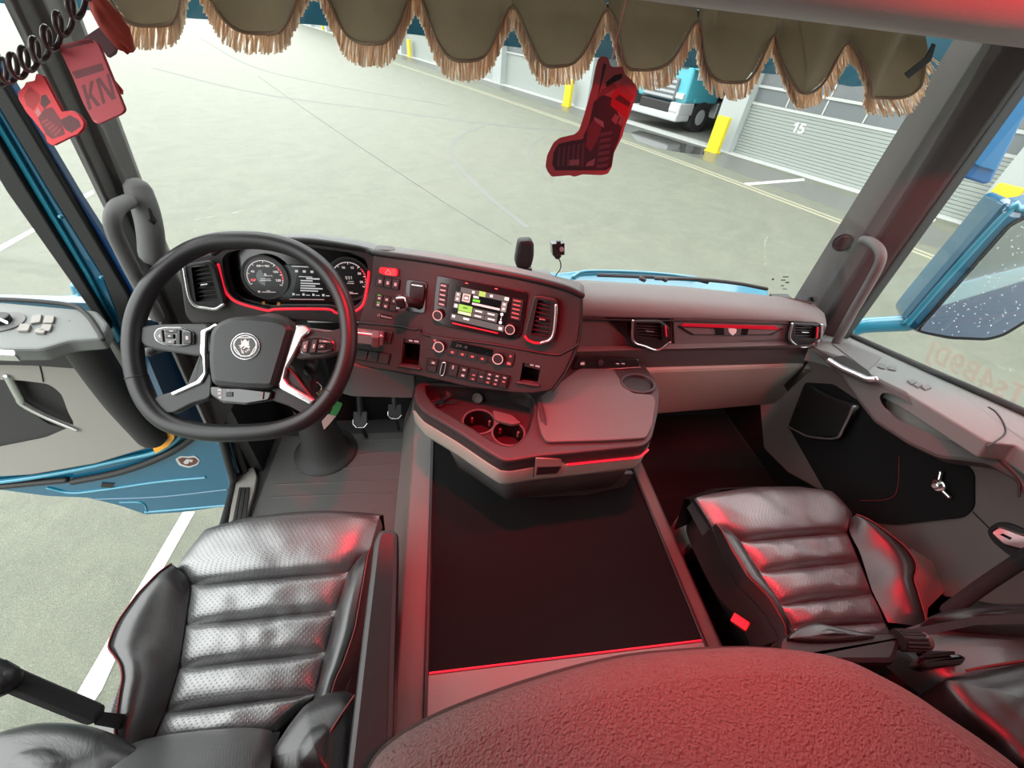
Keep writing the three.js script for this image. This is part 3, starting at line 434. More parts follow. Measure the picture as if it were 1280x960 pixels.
  airVent(t, PC, [[228, 331], [262, 325], [269, 334], [281, 378], [278, 384], [240, 387], [234, 380]], [[236, 332], [262, 328], [276, 376], [243, 380]], 9, [[230, 334], [233, 352], [237, 372], [244, 382], [258, 385], [270, 386], [279, 381]]);
  // ---- angled centre stack
  part('stack_fascia', plate(PS, [[466, 317], [540, 326], [640, 344], [722, 365], [728, 371], [727, 392], [722, 430], [706, 465], [690, 488], [665, 492], [640, 491], [585, 484], [520, 469], [435, 455], [432, 440], [448, 405], [464, 350]], { d: 0.012, o: -0.012, r: 0.01, b: 0.004, holes: [[[503, 421], [528, 423], [525, 461], [499, 457]], [[652, 451], [679, 456], [673, 482], [647, 478]]], hr: 0.004 }), mDash, t);
  part('stack_side', sheet([0, -0.06, -0.14, -0.24].map((c) => [[540, 326], [640, 344], [722, 365], [728, 371], [727, 392], [722, 430], [706, 465], [690, 488], [665, 492], [585, 484]].map(([x, y]) => PS.hit(x, y, -0.004).addScaledVector(PS.n, c).add(V(0, c * 0.06, 0))))), mDashMid, t);
  part('stack_floor', plate(PS, [[470, 322], [640, 350], [720, 372], [700, 470], [640, 486], [440, 452]], { d: 0.02, o: -0.08 }), mBlack, t);
  part('hood_edge', tube([...[[268, 316], [284, 307], [320, 303], [380, 301], [440, 309], [462, 314]].map(([x, y]) => PC.hit(x, y, -0.004)), ...[[475, 317], [540, 326], [640, 344], [700, 358], [727, 369]].map(([x, y]) => PS.hit(x, y, -0.002))], 0.008, { seg: 80 }), mDark, t);
  part('moulding_step', tube([[450, 403], [500, 408], [518, 412], [526, 411], [534, 419], [620, 431], [690, 443], [706, 440], [722, 431]].map(([x, y]) => PS.hit(x, y, 0.0)), 0.0035), mDark, t);
  part('stack_joint', tube([[727, 374], [727, 400], [722, 432], [707, 466], [690, 490]].map(([x, y]) => PS.hit(x, y, -0.002)), 0.003), mBlack, t);
  const btn = (parent, q, m = mButton, d = 0.005) => part('button', plate(PS, grow(q, 0.93), { d, o: 0, r: 0.002, b: 0.0012 }), m, parent);
  const glyph = (parent, q, m = mGlyph, o = 0.0052) => part('symbol', plate(PS, q, { d: 0.0006, o }), m, parent);
  // hazard switch and the two switch blocks
  const hz = part('hazard_switch', plate(PS, [[474, 334], [495, 336], [497, 340], [496, 346], [480, 344], [473, 341]], { d: 0.008, r: 0.005, b: 0.002 }), M([0.55, 0.01, 0.02], { roughness: 0.3, emissive: new THREE.Color(1, 0.02, 0.04), emissiveIntensity: 0.55 }), t, 'glowing red hazard switch');
  part('hazard_triangle', tube([PS.hit(485, 337, 0.009), PS.hit(482, 342, 0.009), PS.hit(489, 343, 0.009), PS.hit(485, 337, 0.009)], 0.0006), mGlyph, hz);
  const blk = (name, q, nu, nv, glyphs = 0.8) => { const g = new THREE.Group(); g.name = name; t.add(g); part('block_frame', plate(PS, grow(q, 1.06), { d: 0.002, r: 0.003 }), mBlack, g); for (let j = 0; j < nv; j++) for (let i = 0; i < nu; i++) { const cq = cell(q, i / nu, (i + 1) / nu, j / nv, (j + 1) / nv); btn(g, cq); if (rnd() < glyphs) glyph(g, grow(cq, 0.32)); } return g; };
  const b1 = blk('switch_block', [[471, 345], [500, 350], [498, 363], [469, 357]], 3, 1);
  const b2 = blk('switch_block', [[470, 368], [498, 373], [495, 390], [467, 384]], 3, 2, 0.5);
  for (const q of [[[472, 368], [476, 369], [476, 370], [472, 369]], [[471, 377], [475, 378], [475, 379], [471, 378]]]) glyph(b2, q, mGlowGreen);
  const txt = canvasTex(128, 32, (c) => { c.fillStyle = '#140c0d'; c.fillRect(0, 0, 128, 32); c.strokeStyle = '#e6c8c8'; c.lineWidth = 3; c.strokeRect(4, 5, 20, 20); c.fillStyle = '#e6c8c8'; c.fillRect(11, 12, 6, 6); c.font = 'bold 24px sans-serif'; c.fillText('Webasto', 32, 24); });
  screenFace(PS, [[472, 391.5], [490, 395], [489, 400], [471, 396.5]], txt, 0.001, 0.25, 'dash_lettering', t);
  // gear / brake lever in its socket
  const lv = new THREE.Group(); lv.name = 'brake_lever'; t.add(lv);
  part('lever_socket', plate(PS, [[508, 349], [534, 353], [531, 392], [505, 388]], { d: 0.004, r: 0.01, b: 0.001 }), mGloss, lv);
  part('lever_gate', plate(PS, [[513, 352], [531, 355], [528, 380], [511, 377]], { d: 0.004, o: 0.004, r: 0.006 }), mDark, lv);
  part('gate_highlight', tube([PS.hit(515, 356, 0.01), PS.hit(528, 358, 0.01)], 0.002), mSilver, lv);
  part('lever_arm', tube([PS.hit(524, 381, 0.002), PS.hit(515, 378, 0.03), PS.hit(505, 377, 0.05)], 0.012), mDark, lv);
  part('lever_knob', (() => { const g = new RoundedBoxGeometry(0.03, 0.034, 0.03, 3, 0.011); g.rotateZ(0.15); g.translate(...PS.hit(502, 378, 0.06).toArray()); return g; })(), mChrome, lv, 'chrome lever knob');
  part('knob_button', (() => { const g = new RoundedBoxGeometry(0.02, 0.022, 0.006, 2, 0.003); g.translate(...PS.hit(500, 378.5, 0.078).toArray()); return g; })(), mDark, lv);
  // screen unit
  const su = new THREE.Group(); su.name = 'screen_unit'; t.add(su);
  part('unit_frame', plate(PS, [[546, 344], [660, 365], [656, 395], [651, 421], [640, 425], [560, 409], [541, 400], [543, 370]], { d: 0.005, r: 0.008, b: 0.0015 }), mGloss, su);
  const scr = canvasTex(512, 320, (c, w, h) => {
    c.fillStyle = '#0c0e10'; c.fillRect(0, 0, w, h); c.fillStyle = '#59625f'; c.fillRect(50, 0, 462, 46); c.fillRect(0, 262, 512, 58); c.fillStyle = '#9dd96b'; c.fillRect(226, 0, 62, 46); c.fillStyle = '#f4f4ec'; c.fillRect(160, 12, 24, 22); c.fillRect(330, 12, 28, 22); c.fillRect(468, 6, 40, 28);
    c.fillStyle = '#7f8785'; c.fillRect(8, 50, 52, 90); c.fillRect(450, 50, 52, 90); c.fillStyle = '#e9e9e2'; c.fillRect(22, 62, 22, 20); c.fillRect(22, 104, 22, 20); c.fillRect(464, 62, 24, 20); c.fillRect(464, 104, 24, 20); c.fillStyle = '#c9c9c0'; c.fillRect(78, 50, 74, 76); c.fillStyle = '#77776f'; c.fillRect(90, 64, 50, 48); c.fillStyle = '#e9e9e2'; c.fillRect(98, 78, 34, 22);
    c.fillStyle = '#f1f1ee'; c.fillRect(178, 52, 52, 20); c.fillStyle = '#6ade3c'; c.fillRect(178, 82, 70, 24); c.fillStyle = '#f6f6f0'; for (let x = 178; x < 440; x += 14) c.fillRect(x, 116, 11, 20);
    c.fillStyle = '#7f8785'; c.fillRect(8, 158, 46, 44); c.fillStyle = '#f0f0e8'; c.beginPath(); c.arc(30, 180, 16, 0, 7); c.fill();
    c.fillStyle = '#8fd95a'; c.fillRect(58, 156, 130, 60); c.fillStyle = '#b7dd9a'; c.fillRect(58, 220, 130, 28); c.fillStyle = '#59625f'; for (const [x, y] of [[194, 164], [316, 164], [194, 210], [316, 210]]) c.fillRect(x, y, 118, 42);
    c.fillStyle = '#f2f2ee'; for (const [x, y] of [[218, 178], [338, 178], [218, 224], [348, 224]]) c.fillRect(x, y, 66, 14); c.fillRect(80, 228, 90, 10); for (const [y, r] of [[164, 15], [212, 7], [240, 15]]) { c.beginPath(); c.arc(470, y, r, 0, 7); c.fill(); } c.fillRect(468, 164, 4, 70); c.fillRect(10, 272, 30, 24); c.fillRect(120, 272, 56, 20); c.fillRect(462, 282, 34, 26); c.fillStyle = '#4a8a2c'; c.fillRect(100, 176, 44, 12);
  });
  screenFace(PS, [[570, 357.5], [637, 371.5], [629, 415], [563, 399]], scr, 0.0062, 0.95, 'touch_screen', su);
  for (let i = 0; i < 5; i++) { const q = cell([[549, 353], [561, 355.5], [558, 385], [546, 382]], 0.05, 0.95, i / 5, (i + 1) / 5), q2 = cell([[639, 372], [656, 375.5], [652, 402], [636, 398]], 0.05, 0.95, i / 5, (i + 1) / 5); for (const z of [q, q2]) { part('button', plate(PS, grow(z, 0.9), { d: 0.003, o: 0.005, r: 0.001 }), mButton, su); glyph(su, cell(z, 0.15, 0.75, 0.35, 0.65), z === q ? mGlyph : mGlyphRed, 0.0085); } }
  for (const [x, y] of [[583, 354], [620, 361]]) glyph(su, [[x - 1.5, y - 1], [x + 2, y - 0.5], [x + 2, y + 1], [x - 1.5, y + 0.6]], mGlyphRed);
  const knob = (parent, x, y, rp, o = 0.005) => { const c = PS.loc(x, y, o), r = Math.abs(PS.loc(x + rp, y, o)[0] - c[0]); const k = part('knob', discL(PS, c[0], c[1], r, 0.012, o, 24, 0.002), mButton, parent); part('knob_ring', ringL(PS, c[0], c[1], r * 0.98, r * 0.84, 0.001, o + 0.012), mRingLit, k); return k; };
  knob(su, 549, 393, 6.2); knob(su, 638.5, 410.5, 6.4);
  part('light_strip', tube([PS.hit(566, 404, 0.006), PS.hit(622, 416.5, 0.006)], 0.0014), mRedStrip, su);
  airVent(t, PS, [[667, 368], [698, 374], [697, 392], [694, 418], [684, 431], [660, 428], [655, 418]], [[671, 371], [692, 376], [688, 424], [661, 420]], 9, [[695, 382], [694.5, 396], [692, 416], [687, 425], [677, 428.5]]);
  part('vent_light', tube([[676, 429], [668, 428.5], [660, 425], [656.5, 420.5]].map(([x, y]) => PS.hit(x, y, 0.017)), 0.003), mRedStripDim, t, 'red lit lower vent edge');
  // left lower block behind the wheel rim, stalk box
  blk('switch_block', [[476, 412], [491, 415], [488, 430], [473, 427]], 2, 1, 0.5);
  blk('switch_block', [[447, 437], [488, 443], [485, 456], [444, 449]], 3, 1, 0);
  // climate unit
  const cu = new THREE.Group(); cu.name = 'climate_unit'; t.add(cu);
  part('unit_frame', plate(PS, [[539, 419], [644, 442.5], [640, 459.5], [535, 436]], { d: 0.004, r: 0.006, b: 0.001 }), mButton, cu);
  const cl = canvasTex(256, 64, (c) => { c.fillStyle = '#060606'; c.fillRect(0, 0, 256, 64); c.fillStyle = '#8b8f90'; c.font = '30px monospace'; c.fillText('20.0', 30, 42); c.fillRect(222, 40, 4, 4); });
  screenFace(PS, [[565, 425.5], [617, 437], [614.5, 446], [562, 434.5]], cl, 0.0052, 0.35, 'climate_display', cu);
  for (let i = 0; i < 4; i++) { const q = cell([[560, 436], [610, 447], [608.5, 453], [558.5, 442]], i / 4, (i + 1) / 4, 0, 1); part('button', plate(PS, grow(q, 0.94), { d: 0.003, o: 0.004, r: 0.001 }), mButton, cu); if (i !== 3 || 1) glyph(cu, cell(q, 0.35, 0.62, 0.3, 0.7), mGlyphRed, 0.0076); }
  knob(cu, 550.5, 432, 6.8, 0.004); knob(cu, 623.5, 447, 7, 0.004);
  for (const q of [[[542, 424], [545, 424.6], [545, 427], [542, 426.4]], [[541, 433], [544, 433.6], [543, 437], [540, 436]], [[637, 444], [639.5, 444.6], [639, 447], [636.5, 446.4]], [[634, 452.5], [638.5, 453.5], [638, 456.5], [633.5, 455.5]]]) glyph(cu, q, mGlyphRed, 0.0046);
  // lower switch row
  const lr = new THREE.Group(); lr.name = 'switch_row'; t.add(lr);
  const LQ = [[534, 447], [638.5, 470.5], [634, 487], [531, 464]];
  part('row_frame', plate(PS, LQ, { d: 0.003, r: 0.004 }), mBlack, lr);
  const lb = (u0, u1, v0, v1, g = 0, m = mGlyphRed) => { const q = cell(LQ, u0, u1, v0, v1); part('button', plate(PS, grow(q, 0.94), { d: 0.004, o: 0.003, r: 0.001, b: 0.0008 }), mButton, lr); if (g) glyph(lr, grow(q, 0.34), m, 0.0076); };
  lb(0.03, 0.13, 0.08, 0.48, 1, mGlyph); lb(0.03, 0.13, 0.52, 0.92); lb(0.28, 0.38, 0.08, 0.92); lb(0.4, 0.5, 0.08, 0.5, 1, mGlyph); lb(0.4, 0.5, 0.5, 0.92, 1, mGlyph);
  for (let i = 0; i < 5; i++) for (let j = 0; j < 3; j++) lb(0.53 + i * 0.09, 0.53 + (i + 1) * 0.09, 0.06 + j * 0.3, 0.06 + (j + 1) * 0.3, rnd() < 0.8, rnd() < 0.5 ? mGlyph : mGlyphRed);
  const kq = cell(LQ, 0.185, 0.225, 0.12, 0.95).map(([x, y]) => PS.hit(x, y, 0.009));
  part('chrome_key_slot', tube([...kq, kq[0]], 0.0014), mChrome, lr); glyph(lr, cell(LQ, 0.31, 0.325, 0.15, 0.4), mGlyph, 0.0076);
  // two cubbies with sockets
  for (const [q, s] of [[[[503, 421], [528, 423], [525, 461], [499, 457]], [[505, 421], [527, 424], [526, 431], [504, 428]]], [[[652, 451], [679, 456], [673, 482], [647, 478]], [[657, 450], [679, 455], [677, 463], [655, 458]]]]) {
    const g = new THREE.Group(); g.name = 'cubby'; t.add(g);
    const far = q.map(([x, y]) => PS.hit(x, y, -0.012).addScaledVector(PS.n, -0.055)), near = q.map(([x, y]) => PS.hit(x, y, -0.004));
    part('cubby_lining', sheet([[...near, near[0]], [...far, far[0]]]), mDark, g); part('cubby_back', sheet([[far[0], far[1]], [far[3], far[2]]]), mBlack, g);
    part('socket_panel', plate(PS, s, { d: 0.008, o: -0.012, r: 0.003, b: 0.001 }), mButton, g);
    glyph(g, cell(s, 0.3, 0.5, 0.4, 0.65), mGlyph, -0.0038); glyph(g, cell(s, 0.6, 0.85, 0.4, 0.65), mGlyph, -0.0038);
    part('cubby_lip', tube([PS.hit(...q[3], 0.002), PS.hit(...q[2], 0.002)], 0.005), mDash, g);
  }
  // knee panel below
  const PK = new Panel(PS.hit(480, 470, -0.02), V(1, 0, 0.2), tilt(-8, 10));
  part('knee_panel', plate(PK, [[430, 453], [450, 458], [518, 470], [519, 486], [516, 498], [440, 496], [420, 490]], { d: 0.02, o: -0.02, r: 0.006, b: 0.004 }), mDashMid, t);
  // top of the dashboard, from the fascia edge to the foot of the windscreen
  const near = [...[[226, 325], [282, 307], [330, 302], [380, 300], [440, 308], [464, 314]].map(([x, y]) => PC.hit(x, y, -0.012)), ...[[490, 318], [540, 325], [600, 336], [640, 343], [690, 355], [727, 368]].map(([x, y]) => PS.hit(x, y, -0.012))];
  const rows = [near, near.map((p) => p.clone().add(V(0, 0.0, -0.03))), near.map((p) => p.clone().add(V(0, -0.014, -0.075))), near.map((p) => V(p.x, Math.max(0.76, p.y - 0.075), Math.max(p.z - 0.12, GB(p.x) + 0.07))), near.map((p) => V(p.x * 1.0, 0.75, GB(p.x) + 0.05)), near.map((p) => V(p.x, 0.68, GB(p.x) + 0.02))];
  part('dash_top', sheet(rows), mDashTop, t);
  const vb = new Panel(V(-0.42, 0.86, -1.0), V(1, 0, 0), V(0, 1, 0.1));
  part('defrost_cover', plate(vb, [[466, 312], [470, 306], [492, 307], [496, 313]], { d: 0.012, o: -0.01, r: 0.01, b: 0.003 }), mDashMid, t);
}
// ---------------------------------------------------------------- passenger's side of the dashboard
const PP = new Panel(onZ(910, 415, -0.925), V(1, 0, 0.02), tilt(6));
{
  const t = thing('passenger_dashboard', 'grey dashboard in front of the passenger seat with two chrome framed vents', 'dashboard', [0.45, 0, -0.95]);
  part('upper_fascia', plate(PP, [[700, 393], [757, 395], [845, 397], [985, 401], [1030, 403], [1034, 408], [1026, 428], [1010, 436], [985, 433], [840, 434], [822, 438], [790, 437], [760, 445], [690, 470]], { d: 0.06, o: -0.06, r: 0.006, b: 0.004 }), mDashMid, t);
  const lip0 = [[700, 392], [760, 395], [880, 397], [1000, 401], [1034, 408]], lip1 = [[712, 373], [760, 374], [880, 381], [1000, 390], [1030, 397]], far = [[700, 340], [760, 345], [880, 350], [985, 362], [1022, 384]];
  const ext = (r) => [...r, r[r.length - 1].clone().add(V(0.03, -0.004, -0.04))];
  const A = lip0.map(([x, y]) => PP.hit(x, y, 0.012)), B = lip1.map(([x, y], i) => PP.hit(x, y, 0.0).add(V(0, 0, -0.02)));
  const Cc = B.map((p) => V(p.x, p.y + 0.004, p.z - 0.06)), D = B.map((p) => V(p.x * 1.02, 0.725, GB(Math.min(p.x, 0.97)) + 0.06)), E = D.map((p) => V(p.x, 0.66, p.z - 0.05));
  part('dash_top', sheet([A.map((p) => p.clone().add(V(0, -0.012, -0.01))), A, A.map((p, i) => p.clone().lerp(B[i], 0.5).add(V(0, 0.006, 0.004))), B, Cc, D, E].map((r) => resample(ext(r), 18))), mDashTop, t);
  part('top_joint', tube(resample(A.map((p) => p.clone().add(V(0, -0.012, 0.0))), 8), 0.003), mBlack, t);
  part('vent_panel', plate(PP, [[757, 397], [838, 398], [839, 432], [822, 437], [806, 436], [793, 431]], { d: 0.006, r: 0.002, b: 0.001 }), mGloss, t);
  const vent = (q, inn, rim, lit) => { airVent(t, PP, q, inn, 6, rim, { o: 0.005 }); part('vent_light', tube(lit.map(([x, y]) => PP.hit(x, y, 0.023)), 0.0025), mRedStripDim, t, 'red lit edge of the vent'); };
  vent([[790, 401], [826, 401], [838, 410], [837, 427], [824, 437], [807, 435], [792, 427]], [[794, 402], [828, 403], [830, 427], [796, 423]], [[791, 401], [791.5, 426], [806, 433], [822, 437.5], [837, 428]], [[832, 408], [833, 420]]);
  vent([[990, 403], [1027, 405], [1026, 424], [1011, 434], [998, 434], [986, 424]], [[993, 405], [1022, 406], [1020, 425], [992, 424]], [[990, 405], [987, 423], [998, 433], [1010, 433], [1025, 424], [1027, 406]], [[1022, 410], [1021, 422]]);
  const dr = new THREE.Group(); dr.name = 'glove_drawer'; t.add(dr);
  part('drawer_front', plate(PP, [[842, 399], [986, 403], [985, 424], [976, 431], [843, 432]], { d: 0.008, r: 0.003, b: 0.002 }), mDashMid, dr);
  part('drawer_recess', plate(PP, [[846, 408], [980, 411], [964, 419], [864, 419]], { d: 0.002, o: 0.008 }), mDark, dr);
  part('recess_floor', plate(PP, [[854, 410], [972, 413], [960, 418], [868, 418]], { d: 0.003, o: 0.009 }), M([0.35, 0.36, 0.35], { roughness: 0.15, metalness: 0.6 }), dr);
  part('light_strip', plate(PP, [[852, 408], [856, 405.5], [970, 408.5], [975, 412], [968, 412]], { d: 0.006, o: 0.010, r: 0.002 }), M([0.4, 0.01, 0.02], { roughness: 0.12, metalness: 0.4, emissive: new THREE.Color(1, 0.02, 0.05), emissiveIntensity: 0.3 }), dr, 'red light strip');
  for (const q of [[[893, 410], [905, 410], [905, 419], [895, 419]], [[927, 411], [936, 411], [934, 419], [926, 419]]]) part('emblem_block', plate(PP, q, { d: 0.003, o: 0.012 }), mGloss, dr);
  part('emblem_plate', plate(PP, [[905, 410], [927, 411], [926, 419], [906, 419]], { d: 0.003, o: 0.012 }), mSilver, dr);
  part('shield_emblem', plate(PP, [[911, 411.5], [914, 410.8], [919, 411.2], [921, 412], [920, 416], [916, 419.5], [912, 416]], { d: 0.002, o: 0.015 }), M([0.8, 0.8, 0.78], { roughness: 0.3 }), dr);
  const band = new Panel(PP.hit(910, 447, -0.004), V(1, 0, 0.02), tilt(-22));
  part('lower_band', plate(band, [[690, 440], [800, 438], [840, 436], [985, 434], [1012, 436], [1024, 429], [1020, 445], [1008, 458], [840, 464], [700, 470]], { d: 0.02, o: -0.02, r: 0.006, b: 0.004 }), mDashMid, t);
  const PL = new Panel(PP.hit(910, 462, -0.02), V(1, 0, 0.02), tilt(-10));
  part('knee_panel', plate(PL, [[720, 462], [815, 463], [900, 460], [1008, 456], [1016, 462], [1000, 478], [968, 506], [900, 512], [815, 519], [720, 524]], { d: 0.03, o: -0.03, r: 0.012, b: 0.012 }), mPale, t, 'pale knee panel');
  part('end_cap', sheet([[[1030, 397], [1034, 408], [1026, 428], [1008, 456], [985, 490]].map(([x, y]) => PP.hit(x, y, -0.01)), [[1030, 397], [1034, 408], [1026, 428], [1008, 456], [985, 490]].map(([x, y]) => PP.hit(x, y, -0.01).add(V(0.02, 0, -0.1)))]), mDark, t);
}
// ---------------------------------------------------------------- steering wheel and column
const PW = new Panel(V(-0.702, 0.748, -0.767), V(1, 0, 0), V(0, 0.685, 0.728));
{
  const t = thing('steering_wheel', 'black leather steering wheel with silver spoke trim and a shield emblem', 'steering wheel', [-0.702, 0.748, -0.767]);
  const path = [[302, 300], [262, 304], [225, 321], [192, 352], [172, 390], [166, 430], [171, 472], [186, 506], [212, 529], [255, 540], [305, 541], [350, 536], [388, 520], [416, 490], [432, 452], [436, 414], [429, 376], [408, 340], [376, 315], [340, 303]].map(([x, y]) => PW.hit(x, y, 0));
  part('rim', tube(path, 0.0185, { closed: true, seg: 140, rad: 16 }), mRim, t);
  for (const [a, b] of [[160, 455], [442, 478]]) { const i = PW.hit(a, b); part('rim_seam', (() => { const g = new THREE.TorusGeometry(0.0188, 0.0012, 6, 20); const q = path.reduce((s, p) => p.distanceTo(i) < s.distanceTo(i) ? p : s); const k = path.indexOf(q), tan = path[(k + 1) % path.length].clone().sub(path[(k + path.length - 1) % path.length]).normalize(); g.applyQuaternion(new THREE.Quaternion().setFromUnitVectors(V(0, 0, 1), tan)); g.translate(q.x, q.y, q.z); return g; })(), mBlack, t); }
  const sp = (name, q, d, o, m, r = 0.006, b = 0.004) => part(name, plate(PW, q, { d, o, r, b }), m, t);
  sp('spoke', [[170, 408], [200, 405], [262, 404], [266, 440], [252, 446], [200, 438], [176, 432]], 0.026, -0.022, mRim, 0.012);
  sp('spoke', [[432, 408], [408, 415], [360, 405], [356, 438], [372, 450], [408, 447], [434, 436]], 0.026, -0.022, mRim, 0.012);
  sp('spoke', [[250, 440], [266, 470], [264, 498], [240, 505], [215, 518], [196, 516], [190, 497], [212, 490], [232, 484]], 0.026, -0.022, mRim, 0.01);
  sp('spoke', [[352, 448], [368, 466], [392, 498], [404, 502], [386, 522], [362, 508], [338, 500], [340, 470]], 0.026, -0.022, mRim, 0.01);
  sp('airbag_cover', [[260, 415], [268, 403], [285, 395], [310, 393], [345, 396], [360, 402], [366, 410], [357, 440], [343, 487], [300, 486], [262, 482], [258, 450]], 0.052, -0.022, mRim, 0.014, 0.012);
  sp('lower_cover', [[262, 483], [300, 484], [341, 489], [337, 501], [308, 506], [276, 503], [263, 494]], 0.036, -0.022, mGloss, 0.006, 0.004);
  for (const q of [[[272, 486], [277, 486], [277, 489], [272, 489]], [[272, 490.5], [276.5, 490.5], [276.5, 493], [272, 493]], [[273, 495.5], [277, 495.5], [277, 498], [273, 498]], [[284, 487], [287, 487], [287, 488], [284, 488]]]) part('symbol', plate(PW, q, { d: 0.001, o: 0.0145 }), mGlyph, t);
  part('mode_button', plate(PW, [[282, 490], [291, 490], [291, 496], [282, 496]], { d: 0.004, o: 0.012, r: 0.002, b: 0.001 }), mButton, t);
  part('thumb_wheel', plate(PW, [[325, 490], [329, 490], [328, 499], [324, 499]], { d: 0.006, o: 0.012, r: 0.001 }), mTrim, t);
  const rimT = (px, r, o, m, name = 'silver_trim') => part(name, tube(px.map(([x, y]) => PW.hit(x, y, o)), r, { rad: 8, seg: px.length * 10 }), m, t);
  sp('silver_trim', [[250, 413], [272, 404], [266, 411], [258, 415], [257, 440], [258, 468], [252, 479], [215, 495], [212, 491], [245, 476], [254, 465], [252, 446], [249, 440]], 0.012, -0.002, mSilver, 0.004, 0.003);
  sp('silver_trim', [[381, 406], [370, 406], [360, 434], [348, 460], [345, 477], [350, 486], [388, 506], [393, 500], [360, 480], [355, 473], [358, 460], [369, 440], [378, 422], [388, 413]], 0.016, 0.0, mSilver, 0.004, 0.003);
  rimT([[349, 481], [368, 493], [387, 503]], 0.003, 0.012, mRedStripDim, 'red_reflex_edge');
  // switch pads on the upper spokes
  for (const [q, cells] of [[[[192, 418], [196, 411], [205, 409], [226, 409], [240, 414], [240, 430], [226, 433], [206, 431], [195, 426]], [[[195, 417], [202, 411], [204, 428], [196, 424]], [[205, 412], [222, 411], [222, 416], [206, 416]], [[206, 417], [217, 417], [217, 423], [206, 423]], [[206, 425], [219, 425], [218, 430], [206, 429]], [[221, 412], [225, 411], [225, 431], [219, 430]], [[228, 414], [239, 415], [239, 430], [228, 430]]]],
    [[[376, 426], [382, 423], [394, 421], [412, 424], [417, 428], [417, 438], [406, 442], [390, 444], [376, 441]], [[[378, 427], [386, 425], [383, 441], [377, 440]], [[391, 424], [397, 424], [394, 441], [387, 441]], [[398, 430], [407, 430], [406, 436], [397, 436]], [[399, 424], [413, 426], [415, 429], [398, 428]], [[397, 438], [415, 437], [407, 441], [396, 441]]]]]) {
    const g = new THREE.Group(); g.name = 'switch_pad'; t.add(g);
    part('pad_frame', plate(PW, grow(q, 1.04), { d: 0.006, o: 0.003, r: 0.006, b: 0.002 }), mSilver, g); part('pad_base', plate(PW, q, { d: 0.006, o: 0.005, r: 0.005, b: 0.002 }), mGloss, g);
    cells.forEach((c, i) => { part('button', plate(PW, grow(c, 0.94), { d: 0.004, o: 0.011, r: 0.002, b: 0.001 }), i % 3 === 0 ? M([0.12, 0.11, 0.11], { roughness: 0.25 }) : mButton, g); if (i !== 4) part('symbol', plate(PW, grow(c, 0.3), { d: 0.001, o: 0.0145 }), mGlyph, g); });
  }
  // emblem
  const em = canvasTex(256, 256, (c) => {
    c.fillStyle = '#120e0f'; c.fillRect(0, 0, 256, 256); c.strokeStyle = '#f2e4e2'; c.lineWidth = 9; c.lineJoin = 'round';
    c.beginPath(); c.arc(128, 124, 104, 0, 7); c.stroke(); c.beginPath(); c.moveTo(60, 42); c.lineTo(196, 42); c.quadraticCurveTo(250, 90, 226, 130); c.lineTo(168, 226); c.lineTo(88, 226); c.lineTo(30, 130); c.quadraticCurveTo(6, 90, 60, 42); c.stroke();
    c.fillStyle = '#f0d8d6'; c.beginPath(); c.moveTo(92, 60); c.lineTo(104, 82); c.lineTo(118, 62); c.lineTo(130, 56); c.lineTo(140, 64); c.lineTo(152, 82); c.lineTo(168, 62); c.lineTo(162, 100); c.lineTo(172, 106); c.lineTo(158, 118); c.lineTo(176, 132); c.lineTo(160, 148); c.lineTo(140, 138); c.lineTo(112, 158); c.lineTo(106, 150); c.lineTo(124, 134); c.lineTo(118, 122); c.lineTo(96, 142); c.lineTo(70, 146); c.lineTo(90, 128); c.lineTo(62, 122); c.lineTo(92, 112); c.closePath(); c.fill();
    c.lineWidth = 8; c.strokeStyle = '#f0d8d6'; for (const [a, b, d, e] of [[92, 150, 100, 198], [108, 168, 112, 204], [128, 172, 140, 192], [150, 158, 146, 180], [162, 150, 164, 174]]) { c.beginPath(); c.moveTo(a, b); c.lineTo(d, e); c.stroke(); }
  });
  const EQ = [[289.5, 417], [325, 417.5], [324, 449], [290, 448.5]], P = EQ.map(([x, y]) => PW.loc(x, y, 0.031)), ec = mid(P), er = 0.026;
  const eg = new THREE.CircleGeometry(er, 40); eg.translate(ec[0], ec[1], 0.0338); eg.applyMatrix4(PW.M);
  const b = part('emblem_base', discL(PW, ec[0], ec[1], er * 1.06, 0.004, 0.029, 40, 0.001), mSilver, t);
  part('shield_emblem', eg, M([1, 1, 1], { map: em, roughness: 0.25 }), b);
  part('hub', (() => { const g = new THREE.CylinderGeometry(0.05, 0.06, 0.09, 24); g.rotateX(Math.PI / 2); g.translate(0, -0.01, -0.06); g.applyMatrix4(PW.M); return g; })(), mDark, t);
}
